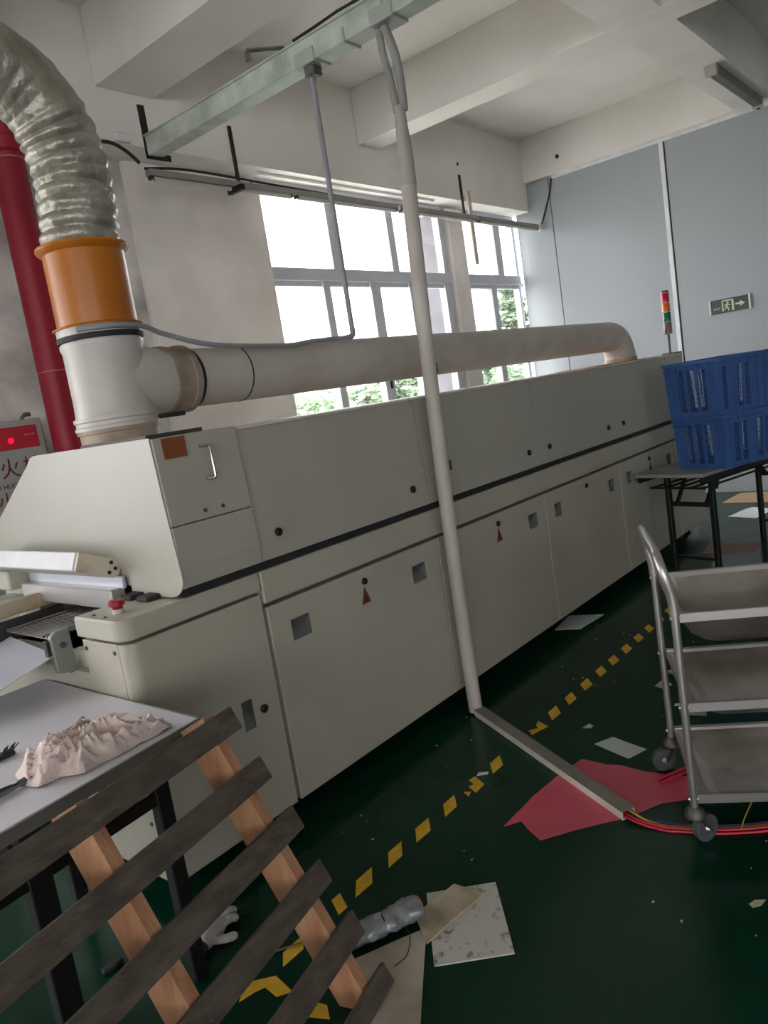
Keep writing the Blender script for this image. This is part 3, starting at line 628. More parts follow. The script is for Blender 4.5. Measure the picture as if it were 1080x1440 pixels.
MB().tube(curve3([(2.815, 1.985, 2.72), (2.815, 1.982, 2.85), (2.81, 1.99, 2.96), (2.80, 2.015, 3.06)]), .018, 12).build('hose', HOSE, pole)
for z, a in ((1.62, .3), (1.18, 0.2)):
    MB().box(2.822, 2.829, 2.012, 2.02, z, z+.045, .001).build('scuff', RUBBER, pole)

cd = thing('drop_conduit', (2.80, 2.452, 1.86), 'thin grey conduit dropping from trunking with cable sagging to the duct collar', 'conduit')
MB().tube([(2.80, 2.452, 3.05), (2.80, 2.452, 1.89)], .0125, 12).build('conduit', CONDUIT, cd)
MB().tube(curve3([(2.80, 2.452, 1.90), (2.799, 2.452, 1.868), (2.785, 2.455, 1.857), (2.76, 2.458, 1.854)]), .014, 12).build('elbow', CONDUIT, cd)
MB().tube(curve3([(2.77, 2.456, 1.855), (2.51, 2.44, 1.846), (2.33, 2.435, 1.835), (1.953, 2.435, 1.855), (1.76, 2.47, 1.91), (1.68, 2.462, 1.937), (1.59, 2.443, 1.945), (1.50, 2.462, 1.945), (1.44, 2.52, 1.945)]), .010, 10).build('cable', CONDUIT, cd)

# lamp row along the window head
lr = thing('lamp_row', (5.7, 4.26, 3.1), 'long slim fluorescent lamp row hung along the window head', 'lamp')
LY, LZ = 4.255, 3.175
x0, x1 = 3.14, 8.33
for i in range(4):
    a = x0+(x1-x0)*i/4; b = x0+(x1-x0)*(i+1)/4-.03
    hsg = MB().box(a, b, LY-.03, LY+.03, LZ-.012, LZ+.03, .004).build('housing', mat('lamp_grey', (156, 153, 151), .45, .1), lr)
    MB().tube([(a+.03, LY-.012, LZ-.028), (b-.03, LY-.012, LZ-.028)], .0145, 12).build('tube', mat('lamp_tube_off', (205, 200, 196), .3), hsg)
    for e in (a, b-.03): MB().box(e, e+.02, LY-.026, LY+.012, LZ-.036, LZ-.010, .003).build('tube_holder', mat('holder_dark', (54, 50, 54), .5), hsg)
MB().box(x1-.03, x1+.05, LY-.04, LY+.03, LZ-.03, LZ+.035, .006).build('end_cap', WHITE, lr)
MB().box(3.80, 3.84, LY-.12, LY+.03, LZ-.06, LZ-.02, .004).build('arm', BLACK, lr)
for x in (4.0, 6.99):
    m = MB(); m.box(x-.013, x+.013, 4.36, 4.376, LZ+.03, 3.64); m.box(x-.013, x+.013, LY-.02, 4.376, LZ+.028, LZ+.036); m.build('hanger_bar', BLACK, lr)
MB().box(6.985, 7.045, 4.30, 4.32, 2.74, 3.47, .003).build('wood_batten', mat('batten', (206, 192, 180), .8), lr)
MB().tube(curve3([(3.14, LY+.02, LZ+.04), (3.5, LY+.03, LZ+.075), (4.3, LY+.03, LZ+.06), (5.2, LY+.03, LZ+.045), (6.4, LY+.03, LZ+.04)]), .009, 8).build('cable', RUBBER, lr)
# cables
MB().tube(curve3([(2.42, 4.575, 3.30), (2.70, 4.50, 3.365), (2.92, 4.34, 3.37), (3.04, 4.315, 3.33), (3.12, 4.29, 3.25)]), .012, 8).build('black_cable', RUBBER, label='black cable looping from red pipe to trunking end on the plaster wall', cat='cable')
MB().box(3.02, 3.13, 4.345, 4.376, 3.395, 3.45, .006).build('junction_box', WHITE, label='small white junction box on the beam at the trunking end', cat='junction box')
MB().tube(curve3([(8.374, 4.235, 3.195), (8.388, 4.215, 3.25), (8.39, 4.15, 3.39), (8.39, 4.09, 3.53), (8.39, 4.055, 3.67)]), .009, 8).build('black_cable', RUBBER, label='thin black cable hanging on the white panel wall by the window corner', cat='cable')
# lamp under the ceiling beam
cl = thing('ceiling_lamp', (7.5, 1.86, 3.66), 'short grey batten lamp under the concrete beam near the panel wall', 'lamp')
M = Matrix.Translation((7.55, 1.868, 0))
MB().prism([(-.05, 3.718), (.05, 3.718), (.035, 3.655), (-.035, 3.655)], -.68, .70, 'x', .003, M).build('housing', mat('batten_grey', (110, 108, 102), .5), cl)
for x in (6.86, 8.25): MB().box(x, x+.035, 1.82, 1.915, 3.635, 3.718, .006).build('end_cap', mat('cap_grey', (170, 168, 160), .5), cl)
MB().tube([(8.262, 1.868, 3.66), (8.30, 1.868, 3.66)], .03, 14).build('end_socket', RUBBER, cl)

# exit sign
es = thing('exit_sign', (XB, 2.28, 1.9), 'small dark exit sign with running figure and arrow on the panel wall', 'sign')
SY0, SY1, SZ0, SZ1 = 2.105, 2.475, 1.855, 1.99; SX = XB-.022
MB().box(SX, XB, SY0, SY1, SZ0, SZ1, .003).build('plate', GREENSIGN, es)
MB().box(SX-.003, XB-.002, SY0-.012, SY0+.004, SZ0-.006, SZ1+.006, .002).build('end_trim', WHITE, es)
MB().box(SX-.003, XB-.002, SY1-.004, SY1+.012, SZ0-.006, SZ1+.006, .002).build('end_trim', WHITE, es)
def sg(name, polys):
    q = MB()
    for p in polys: q.prism([(SY1-a, SZ0+b) for a, b in p], SX-.002, SX+.001, 'x')
    q.build(name, GLOWSIGN, es)
def seg(a, b, w):
    a, b = Vector(a), Vector(b); d = (b-a).normalized(); n = Vector((-d.y, d.x))*w/2; return [tuple(a+n), tuple(b+n), tuple(b-n), tuple(a-n)]
sg('door_symbol', [[(.112, .012), (.125, .012), (.125, .122), (.112, .122)], [(.205, .012), (.225, .012), (.225, .122), (.205, .122)], [(.112, .112), (.225, .112), (.225, .124), (.112, .124)]])
sg('running_figure', [[(.168+.011*math.cos(k), .096+.011*math.sin(k)) for k in [i*math.pi/5 for i in range(10)]], seg((.168, .085), (.156, .052), .018), seg((.166, .08), (.19, .066), .009), seg((.166, .08), (.145, .078), .009), seg((.145, .078), (.136, .062), .008), seg((.157, .052), (.176, .036), .011), seg((.176, .036), (.174, .014), .010), seg((.156, .052), (.143, .036), .011), seg((.143, .036), (.128, .034), .009)])
sg('arrow', [[(.24, .058), (.285, .058), (.285, .038), (.332, .067), (.285, .096), (.285, .076), (.24, .076)]])
link('lettering', text_mesh('lettering', 'EXIT', .034, GLOWSIGN, Matrix.Translation((SX-.002, SY1-.063, SZ0+.045)) @ Matrix.Rotation(-math.pi/2, 4, 'Z') @ Matrix.Rotation(math.pi/2, 4, 'X')), es)
# ================================================================== FOLDING TABLE WITH CRATES (by the oven's far end)
def frame(origin, ang):
    return Matrix.Translation(origin) @ Matrix.Rotation(ang, 4, 'Z')
M = frame((4.985, 1.615, 0), math.radians(-15))
ft = thing('folding_table', (5.7, 1.7, 0), 'grey folding table with black legs carrying the blue crates', 'table')
TL, TW = 1.5, 0.52
MB().box(0, TL, 0, TW, .728, .752, .004, M).build('table_top', mat('far_table_top', (150, 152, 146), .45), ft)
MB().box(.02, TL-.02, .012, .035, .69, .728, 0, M).build('apron', BLACK, ft)
MB().box(.02, TL-.02, TW-.035, TW-.012, .69, .728, 0, M).build('apron', BLACK, ft)
for x in (.17, TL-.17):
    for y in (.05, TW-.14): MB().box(x-.02, x+.02, y-.016, y+.016, 0, .728, .003, M).build('leg', BLACK, ft)
    MB().box(x-.012, x+.012, .05, TW-.14, .50, .53, .002, M).build('cross_bar', BLACK, ft)
    MB().box(x-.012, x+.012, .05, TW-.14, .13, .15, .002, M).build('cross_bar', BLACK, ft)
    for y in (.10, TW-.20): MB().bar(M @ Vector((x, y, .515)), M @ Vector((x+(.16 if x < .5 else -.16), y+.01, .705)), .014, .03).build('brace', BLACK, ft)
for i in range(5): MB().tube([M @ Vector((.10, .07+.095*i, .64)), M @ Vector((TL-.10, .07+.095*i, .64))], .008, 8).build('shelf_rod', BLACK, ft)
for x in (.10, TL-.10): MB().tube([M @ Vector((x, .05, .64)), M @ Vector((x, TW-.05, .64))], .008, 8).build('shelf_rail', BLACK, ft)
MB().prism([(.12, .728), (.25, .728), (.21, .62), (.15, .62)], .028, .04, 'y', 0, M).build('leg_bracket', BLACK, ft)

def crate(Mc, L, Wd, H, label, solid=()):
    c = thing('plastic_crate', tuple(Mc @ Vector((L/2, Wd/2, 0))), label, 'crate', 'blue plastic crates on the folding table')
    t = .004; tp = .014   # taper
    m = MB(); m.box(tp, L-tp, tp, Wd-tp, 0, .006, 0, Mc)
    for i in range(1, 10): m.box(tp+(L-2*tp)*i/10-.003, tp+(L-2*tp)*i/10+.003, tp, Wd-tp, .006, .012, 0, Mc)
    m.build('base', BLUE, c)
    m = MB(); o = .012
    for a in ((-o, L+o, -o, .004), (-o, L+o, Wd-.004, Wd+o), (-o, .004, 0, Wd), (L-.004, L+o, 0, Wd)): m.box(a[0], a[1], a[2], a[3], H-.022, H, .002, Mc); m.box(a[0]*.4, a[1] if a[1] < .1 else a[1]-.004, a[2]*.4, a[3] if a[3] < .1 else a[3]-.004, H-.06, H-.052, 0, Mc)
    m.build('rim', BLUE, c)
    for side in range(4):
        m = MB()
        n = L if side < 2 else Wd
        def P(u, z, d):
            k = tp*(1-z/H); uu = k+(n-2*k)*u/n
            if side == 0: return Vector((uu, k+d, z))
            if side == 1: return Vector((uu, Wd-k-d, z))
            if side == 2: return Vector((k+d, uu, z))
            return Vector((L-k-d, uu, z))
        def patch(u0, u1, z0, z1, d0=0, d1=t):
            v = [P(u, z, d) for d in (d0, d1) for u, z in ((u0, z0), (u1, z0), (u1, z1), (u0, z1))]
            m.add([Mc @ p for p in v], [(0, 1, 2, 3), (7, 6, 5, 4), (0, 4, 5, 1), (1, 5, 6, 2), (2, 6, 7, 3), (3, 7, 4, 0)])
        patch(0, n, 0, .035); patch(0, n, H-.06, H-.015)
        nb = 8 if side < 2 else 5            # bays between stout ribs
        bw = n/nb
        for b in range(nb+1):
            u = min(max(b*bw, .012), n-.012); patch(u-.012, u+.012, 0, H, -.006, t)
        for b in range(nb):
            a0, a1 = b*bw+.010, (b+1)*bw-.010
            if (side, b) in solid: patch(a0, a1, .035, H-.06); continue
            k = 4
            for i in range(1, k): u = a0+(a1-a0)*i/k; patch(u-.0016, u+.0016, .035, H-.06)
            r = int((H-.095)/.03)
            for i in range(1, r): z = .035+(H-.095)*i/r; patch(a0, a1, z-.002, z+.002)
        m.build('lattice_side', BLUE, c)
    return c
Mc = frame((5.125, 1.50, .7535), math.radians(-24))
ZC = .7535
crate(Mc, .60, .41, .35, 'blue lattice plastic crate standing on the folding table under another crate', {(2, 4), (2, 0), (0, 0), (0, 3), (0, 6)})
Mc2 = frame((5.105, 1.495, ZC+.3505), math.radians(-22))
crate(Mc2, .62, .43, .365, 'blue lattice plastic crate stacked on top of the other crate', {(2, 0), (2, 4), (0, 1), (0, 4), (0, 5)})

# ================================================================== STAINLESS TROLLEY
u = Vector((0.887, 0.462, 0)); v = Vector((0.462, -0.887, 0)); c0 = Vector((2.229, 0.842, 0))
Mt = Matrix((v, u, Vector((0, 0, 1)))).transposed().to_4x4(); Mt.translation = c0   # local x along the trolley, y across
CW, CL = 0.478, 0.80
ct = thing('utility_trolley', tuple(Mt @ Vector((CL/2, CW/2, 0))), 'three-tier stainless steel utility trolley on grey casters', 'trolley')
T = lambda x, y, z: Mt @ Vector((x, y, z))
for x in (0, CL):
    for y in (0, CW):
        MB().tube([T(x, y, .115), T(x, y, .80)], .0125, 14).build('leg', STEEL, ct)
    s = -1 if x == 0 else 1
    pts = curve3([T(x, 0, .76), T(x+s*.004, 0, .82), T(x+s*.02, .0, .89), T(x+s*.03, .02, .935), T(x+s*.033, .06, .95), T(x+s*.034, CW/2, .953), T(x+s*.033, CW-.06, .95), T(x+s*.03, CW-.02, .935), T(x+s*.02, CW, .89), T(x+s*.004, CW, .82), T(x, CW, .76)], 6)
    MB().tube(pts, .0155, 14).build('handle', STEEL, ct)
def basin(zr, depth):
    m = MB(); x0, x1, y0, y1 = .012, CL-.012, 0.0, CW; rt = .012
    rings = []
    def ring(ins, z, r):
        pts = []
        for cx, cy, a0 in ((x1-ins-r, y1-ins-r, 0), (x0+ins+r, y1-ins-r, 90), (x0+ins+r, y0+ins+r, 180), (x1-ins-r, y0+ins+r, 270)):
            for i in range(6):
                a = math.radians(a0+18*i); pts.append(T(cx+r*math.cos(a), cy+r*math.sin(a), z))
        return pts
    for ins, z, r in ((.0, zr-.026, .006), (0, zr, .006), (.012, zr, .02), (.016, zr-.004, .04), (.04, zr-depth+.03, .05), (.075, zr-depth, .05)): rings.append(ring(ins, z, r))
    vs = [p for r in rings for p in r]; n = 24; fs = []
    for k in range(len(rings)-1):
        for i in range(n): fs.append((k*n+i, k*n+(i+1) % n, (k+1)*n+(i+1) % n, (k+1)*n+i))
    fs.append(tuple(range((len(rings)-1)*n, len(rings)*n)))
    m.add(vs, fs, True)
    # underside shell
    r2 = [ring(.006, zr-.025, .01), ring(.044, zr-depth+.028, .05), ring(.079, zr-depth-.003, .05)]
    vs = [p for r in r2 for p in r]; fs = []
    for k in range(2):
        for i in range(n): fs.append((k*n+(i+1) % n, k*n+i, (k+1)*n+i, (k+1)*n+(i+1) % n))
    fs.append(tuple(range(3*n-1, 2*n-1, -1))); m.add(vs, fs, True)
    b = m.build('tray', TRAYS, ct)
    q = MB()
    for (a, c) in (((x0, y0-.003, zr-.012), (x1, y0-.003, zr-.012)), ((x0, y1+.003, zr-.012), (x1, y1+.003, zr-.012)), ((x0, y1-.016, zr-.010), (x1, y1-.016, zr-.010))): q.bar(T(*a), T(*c), .005, .030, bev=.0015)
    q.build('rim_band', STEEL, b)
    for y in (0, CW):
        MB().tube([T(-.016, y, zr-.012), T(.014, y, zr-.012)], .006, 8).build('bolt', STEEL, b)
basin(.765, .12); basin(.475, .075); basin(.168, .06)
def caster(x, y, ang):
    a = math.radians(ang); d = Vector((math.cos(a), math.sin(a), 0)); s = Vector((-d.y, d.x, 0))
    top = T(x, y, 0); w = top+d*.036+Vector((0, 0, .045))
    c = MB(); c.tube([top+Vector((0, 0, .13)), top+Vector((0, 0, .115)), top+Vector((0, 0, .098)), top+Vector((0, 0, .092))], [.016, .03, .033, .028], 16)
    for k in (-1, 1): c.bar(top+s*k*.019+Vector((0, 0, .095)), w+s*k*.019, .004, .032, up=s)
    cb = c.build('caster', CASTER, ct)
    q = MB(); q.tube([w+s*k for k in (-.013, -.011, .011, .013)], [.036, .045, .045, .036], 24); q.build('wheel', WHEEL, cb)
    q = MB(); q.tube([w+s*k for k in (-.024, -.015, .015, .024)], [.006, .014, .014, .006], 12); q.build('hub', STEEL, cb)
caster(0, 0, -25); caster(0, CW, 132); caster(CL, 0, 30); caster(CL, CW, 80)

# ================================================================== WORK TABLE WITH RAG (in front of the oven inlet)
Mw = frame((1.158, 1.828, 0), math.radians(0))
wt = thing('work_table', (.5, 2.2, 0), 'grey topped folding work table with black legs at the oven inlet', 'table')
poly = [(1.160, 1.822), (1.160, 2.75), (-.22, 2.75), (-.22, 1.66)]
MB().prism(poly, .712, .742, 'z', .003).build('table_top', TABLETOP, wt)
def edge(a, b): MB().bar(Vector((a[0], a[1], .724)), Vector((b[0], b[1], .724)), .006, .034).build('edge_band', TABLEEDGE, wt)
edge((1.160, 1.820), (-.22, 1.658)); edge((1.163, 1.82), (1.163, 2.13))
d = Vector((-1.38, -.162, 0)).normalized(); nrm = Vector((-d.y, d.x, 0))*-1
P0 = Vector((1.10, 1.845, 0))
Lg = lambda s_, t_, z: P0 + d*s_ + Vector((0, 1, 0))*t_ + Vector((0, 0, z))
for s_ in (.078, .455, 1.20):
    for t_ in (.03, .70):
        MB().bar(Lg(s_, t_, 0), Lg(s_, t_, .712), .036, .048 if s_ != .455 else .062, up=tuple(d), bev=.003).build('leg', BLACK, wt)
    MB().bar(Lg(s_, .03, .60), Lg(s_, .70, .60), .022, .028).build('cross_bar', BLACK, wt)
MB().bar(Lg(.078, .03, .565), Lg(1.20, .03, .565), .022, .03).build('stretcher', BLACK, wt)
MB().bar(Lg(.02, .05, .69), Lg(1.25, .05, .69), .02, .035).build('top_rail', BLACK, wt)
for s_ in (.22, .36): MB().bar(Lg(s_, .04, .57), Lg(s_+.02, .05, .70), .016, .02).build('brace', BLACK, wt)
# crumpled rag
OUT = [(0.725, 2.02), (0.875, 2.085), (1.0, 2.175), (0.99, 2.07), (1.04, 2.03), (1.04, 1.96), (1.055, 1.905), (1.10, 1.87), (1.085, 1.842), (1.03, 1.835), (0.955, 1.835), (0.915, 1.83), (0.865, 1.835), (0.815, 1.825), (0.775, 1.875), (0.72, 1.87), (0.71, 1.905), (0.71, 1.955)]
cx, cy = .885, 1.935; RN, AN = 52, 230
def out_r(a):
    dx, dy = math.cos(a), math.sin(a); best = .05
    for i in range(len(OUT)):
        x1, y1 = OUT[i][0]-cx, OUT[i][1]-cy; x2, y2 = OUT[(i+1) % len(OUT)][0]-cx, OUT[(i+1) % len(OUT)][1]-cy
        den = dx*(y2-y1)-dy*(x2-x1)
        if abs(den) < 1e-9: continue
        t = (x1*(y2-y1)-y1*(x2-x1))/den; s_ = (x1*dy-y1*dx)/den
        if t > 0 and 0 <= s_ <= 1: best = max(best, t)
    return best
vs = [(cx, cy, .80)]; fs = []
for i in range(1, RN+1):
    for k in range(AN):
        a = 2*math.pi*k/AN; r = out_r(a)*(i/RN); x, y = cx+r*math.cos(a), cy+r*math.sin(a); f = i/RN
        p = Vector((x, y, 0)); e = 1-f**6
        def folds(th0, fu, fv, sd, wd):
            th = th0+1.1*noise.noise(p*5+Vector((sd, 2, 1))); c_, s_ = math.cos(th), math.sin(th)
            dx_, dy_ = x-cx, y-cy; nn_ = noise.noise(Vector(((dx_*c_+dy_*s_)*fu+sd, (-dx_*s_+dy_*c_)*fv, sd*1.3)))
            return math.exp(-(nn_/wd)**2)
        z = .7445 + e*(.014+.030*max(0, noise.noise(p*7+Vector((4, 8, 1)))+.25) + .024*folds(.5, 5, 20, 3.1, .22) + .016*folds(-.5, 8, 30, 8.4, .2) + .007*folds(1.2, 14, 55, 1.7, .22)) + .012*max(0, noise.noise(p*24))*f**4
        vs.append((x, y, max(z, .7435)))
for k in range(AN): fs.append((0, 1+k, 1+(k+1) % AN))
for i in range(RN-1):
    for k in range(AN): fs.append((1+i*AN+k, 1+(i+1)*AN+k, 1+(i+1)*AN+(k+1) % AN, 1+i*AN+(k+1) % AN))
MB().add(vs, fs, True).build('crumpled_rag', CLOTH, label='crumpled mauve grey rag lying on the work table', cat='rag')
# hand tools on the table
pl = thing('pliers', (.66, 1.93, .744), 'small dark pliers lying on the work table beside the rag', 'pliers')
MB().tube(curve3([(.72, 1.93, .750), (.68, 1.925, .752), (.63, 1.915, .752), (.56, 1.90, .750)]), [.004]*8+[.006]*17, 8).build('grip', mat('tool_grey', (96, 98, 108), .45), pl)
MB().tube(curve3([(.72, 1.945, .750), (.68, 1.94, .752), (.63, 1.95, .752), (.57, 1.965, .750)]), [.004]*8+[.006]*17, 8).build('grip', RUBBER, pl)
MB().prism([(.70, 1.93), (.72, 1.928), (.755, 1.938), (.72, 1.952), (.70, 1.948)], .744, .756, 'z', .001).build('jaw', RUBBER, pl)
bc = thing('wire_brush', (.78, 2.17, .744), 'small black bristle clip on the work table', 'brush')
MB().box(.70, .79, 2.155, 2.185, .7435, .757, .003).build('body', RUBBER, bc)
m = MB()
for i in range(9): m.tube([(.755+.004*i, 2.16+.003*(i % 3), .755), (.765+.005*i, 2.158+.004*(i % 4), .772)], .0016, 5)
m.build('bristles', RUBBER, bc, kind='stuff')

# ================================================================== LEANING PALLET
s = Vector((.963, .267, -.039)).normalized(); t = Vector((.076, -.408, -.91)).normalized(); nb = s.cross(t).normalized()
PP = Vector((1.211, 1.700, .785)); foot = PP+t*.86; t = (t*math.cos(.042)-nb*math.sin(.042)).normalized(); nb = s.cross(t).normalized(); PP = foot-t*.86
sp = .160; LEN = 1.15
pa = thing('wooden_pallet', tuple(PP+t*.86-s*.5), 'weathered wooden pallet of spaced slats leaning against the work table', 'pallet')
Mp = Matrix((s, t, nb)).transposed().to_4x4(); Mp.translation = PP
bend = [0, .002, -.003, .002, -.002, .001]
for k in range(6):
    q = MB(); q.box(-LEN-.02*(k % 2), .004*((k*7) % 3-1), k*sp, k*sp+(.068 if k < 5 else .058), -.016+bend[k], 0, .002, Mp); q.build('slat', SLAT, pa)
for x in (-.085, -.53, -1.02):
    bot = (PP.z+s.z*x)/-t.z; bk = -nb.z*.095/-t.z          # ends sawn level so that they stand on the floor
    q = MB(); q.prism([(-.012 if x > -.3 else -.004, .0005), (-.012 if x > -.3 else -.004, .095), (bot-bk-.001, .095), (bot-.001, .0005)], x-.018, x+.018, 'x', 0, Mp); q.build('stringer', STRINGER, pa)
for k in range(6):
    for x in (-.085, -.53): 
        for dy in (.018, .05): MB().tube([Mp @ Vector((x, k*sp+dy, -.0185+bend[k])), Mp @ Vector((x, k*sp+dy, -.014))], .0035, 6).build('nail', CASTER, pa)
# ================================================================== THINGS LYING ON THE FLOOR
def sheet(name, poly, m, label, cat, z=0.0015, th=.0012, curl=0.0, n=14, seed=0, freq=6, group=None, edge=0.0, held=None):
    """thin sheet with the outline poly; lifts in soft waves (curl)"""
    P = [Vector((x, y, 0)) for x, y in poly]; c = sum(P, Vector())/len(P)
    pts = []
    for i in range(len(P)):
        a, b = P[i], P[(i+1) % len(P)]
        for k in range(5): pts.append(a+(b-a)*k/5)
    N = len(pts); vs = [c.copy()]; fs = []
    def hz(p, f):
        w = noise.noise(Vector((p.x*freq+seed, p.y*freq, seed*1.7)))
        free = 1 if held is None else max(0, min(1, (held(p)-.05)/.06))      # lies flat where something presses on it
        return z+th+free*curl*max(0, w+.15)*(1-.4*f)+edge*max(0, noise.noise(Vector((p.x*3+seed*2, p.y*3, 4.2))))*f**3
    vs[0].z = hz(c, 0)
    for i in range(1, n+1):
        for p in pts:
            q = c+(p-c)*i/n; q.z = hz(q, i/n); vs.append(q)
    for k in range(N): fs.append((0, 1+k, 1+(k+1) % N))
    for i in range(n-1):
        for k in range(N): fs.append((1+i*N+k, 1+(i+1)*N+k, 1+(i+1)*N+(k+1) % N, 1+i*N+(k+1) % N))
    nv = len(vs); low = [v-Vector((0, 0, th)) for v in vs]
    m_ = MB(); m_.add(vs+low, fs+[tuple(i+nv for i in f[::-1]) for f in fs]+[(1+(n-1)*N+k, nv+1+(n-1)*N+k, nv+1+(n-1)*N+(k+1) % N, 1+(n-1)*N+(k+1) % N) for k in range(N)], curl > 0 or edge > 0)
    return m_.build(name, m, label=label, cat=cat, group=group)
# aluminium-white cable channel from the pole foot, wires out of its end
a, b = Vector((2.799, 2.036, .0015)), Vector((2.272, 1.088, .0015)); d = (b-a).normalized(); w = Vector((-d.y, d.x, 0))
ch = thing('cable_channel', tuple((a+b)/2), 'white cable channel lying on the floor from pole foot to trolley', 'channel')
m = MB()
for k, (o0, o1, z0, z1) in enumerate([(-.026, .026, .0005, .003), (-.026, -.023, .003, .030), (.023, .026, .003, .030)]):
    m.bar(a+w*(o0+o1)/2+Vector((0, 0, (z0+z1)/2)), b+w*(o0+o1)/2+Vector((0, 0, (z0+z1)/2)), abs(o1-o0), z1-z0)
m.build('base', CHANNEL, ch)
m = MB(); m.bar(a+Vector((0, 0, .0315)), b+Vector((0, 0, .0315)), .054, .003); m.build('cover', mat('channel_cover', (140, 136, 126), .45, c2=(124, 120, 110), scale=6), ch)
for mt, off, zz, rad, mid, nm in [
        (WIREY, .012, .0215, .0038, [(2.272, .99), (2.2905, .912), (2.324, .824), (2.3635, .751), (2.411, .685), (2.512, .559)], 'yellow'),
        (WIRER, .0, .0125, .0055, [(2.258, .98), (2.278, .905), (2.312, .815), (2.352, .742), (2.40, .675), (2.5, .55)], 'thick red'),
        (WIRER, -.013, .0115, .0042, [(2.246, .968), (2.2645, .90), (2.298, .806), (2.339, .730), (2.387, .661), (2.487, .537)], 'thin red'),
        (WIREB, .012, .0105, .0038, [(2.283, .997), (2.301, .919), (2.3345, .831), (2.374, .758), (2.421, .692), (2.522, .566)], 'violet blue')]:
    fl = Vector((0, 0, -.0015))
    pts = [b+fl-d*.25+w*off+Vector((0, 0, zz)), b+fl+d*.005+w*off+Vector((0, 0, zz))] + [Vector((x, y, rad+.0012)) for x, y in mid]
    MB().tube(curve3(pts, 6), rad, 8).build('electric_wire', mt, label='%s electric wire trailing from the cable channel under the trolley' % nm, cat='wire')
MB().tube(curve3([(2.545, 1.085, .007), (2.607, 1.045, .012), (2.68, .995, .016), (2.72, .92, .007), (2.66, .82, .007), (2.60, .70, .007), (2.58, .5, .007)], 6), .0055, 8).build('electric_wire', WIRER, label='red electric wire looping by the far trolley caster', cat='wire')
MB().tube(curve3([(2.53, 1.068, .006), (2.592, 1.028, .011), (2.663, .977, .014), (2.70, .91, .006), (2.642, .812, .006), (2.582, .70, .006), (2.562, .5, .006)], 6), .0045, 8).build('electric_wire', WIRER, label='second thinner red wire beside the loop at the far trolley caster', cat='wire')
MB().tube(curve3([(2.345, .742, .0135), (2.385, .741, .03), (2.45, .735, .05), (2.53, .725, .078)], 6), .002, 6).build('electric_wire', WIREY, label='short stiff tan wire end poking up by the near trolley caster', cat='wire')
# red plastic film
sheet('plastic_film', [(2.043, 1.454), (2.25, 1.455), (2.43, 1.44), (2.586, 1.411), (2.583, 1.313), (2.60, 1.25), (2.589, 1.158), (2.60, 1.08), (2.62, .985), (2.54, .955), (2.47, .945), (2.40, 1.02), (2.276, 1.09), (2.19, 1.17), (2.10, 1.24), (2.024, 1.297), (2.06, 1.36), (2.10, 1.414)], REDFILM,
      'red plastic film sheet lying on the floor under the cable channel', 'plastic film', z=.0005, th=.0008, curl=.007, freq=9, seed=2, held=lambda p: min(abs((p-a).dot(w)), (p-Vector((2.6, 1.0, 0))).length))
sheet('paper_sheet', [(2.72, 1.417), (2.806, 1.373), (2.758, 1.209), (2.66, 1.246)], PAPER, 'small grey green paper lying flat beside the red film', 'paper', z=.0003, edge=.004, seed=3)
sheet('paper_sheet', [(3.98, 2.245), (4.25, 2.283), (4.322, 2.074), (4.03, 2.10)], PAPER, 'grey paper sheet half pushed under the oven', 'paper', z=.0003, edge=.004, seed=5)
sheet('foam_board', [(1.621, 1.483), (1.767, 1.318), (1.532, 1.113), (1.385, 1.282)], SPAPER, 'speckled off-white square foam board lying on the floor', 'board', z=.0005, th=.004)
sheet('board_offcut', [(1.515, 1.447), (1.69, 1.423), (1.70, 1.316), (1.437, 1.345)], mat('tan_board', (214, 200, 176), .8, c2=(150, 136, 114), scale=7, detail=8), 'dirty tan folded board strip lying across the square foam board', 'board', z=.006, th=.006, edge=.004, seed=2)
sheet('paper_sheet', [(1.30, 1.50), (1.40, 1.445), (1.499, 1.393), (1.33, 1.28), (1.213, 1.20), (1.05, 1.09), (.95, 1.22), (1.142, 1.37)], DPAPER, 'large creased off-white paper sheet on the floor by the pallet corner', 'paper', z=.0003, curl=.006, freq=7, seed=8, held=lambda p: max(0, (p-Vector((1.27, 1.36, 0))).length-.05))
# crumpled silver film tied with string
bgp = [(x-.018, y-.014) for x, y in [(1.325, 1.55), (1.355, 1.545), (1.40, 1.522), (1.445, 1.50), (1.475, 1.487), (1.52, 1.468), (1.548, 1.455)]]
pts = curve3([(x, y, .036) for x, y in bgp], 7); vs = []; fs = []; n = 26
sf = thing('film_roll', (1.44, 1.5, 0), 'crumpled silver grey plastic film bundle tied with black string on the paper', 'film')
for i, p in enumerate(pts):
    f = i/(len(pts)-1); R_ = .036*(1-.2*math.exp(-((f-.48)/.06)**2))*(1-.4*max(0, .1-f)/.1)
    tt = (pts[min(i+1, len(pts)-1)]-pts[max(i-1, 0)]).normalized(); up = Vector((0, 0, 1)); sd = tt.cross(up).normalized()
    for k in range(n):
        a_ = 2*math.pi*k/n; q = p+(sd*1.15*math.cos(a_)+up*.8*math.sin(a_))*R_
        q += (sd*math.cos(a_)+up*math.sin(a_))*(.008*noise.noise(q*32)+.004*noise.noise(q*85)); q.z = max(q.z, .006); vs.append(q)
for i in range(len(pts)-1):
    for k in range(n): fs.append((i*n+k, i*n+(k+1) % n, (i+1)*n+(k+1) % n, (i+1)*n+k))
fs += [tuple(range(n)), tuple(range((len(pts)-1)*n, len(pts)*n))]
MB().add(vs, fs, True).build('film', mat('silver_film', (160, 164, 166), .3, .25, c2=(120, 124, 128), scale=20), sf)
MB().tube([(1.419+.030*math.cos(a_)*.4, 1.489+.030*math.cos(a_)*.8, .034+.028*math.sin(a_)) for a_ in [i*math.pi/8 for i in range(17)]], .0025, 6).build('string', RUBBER, sf)
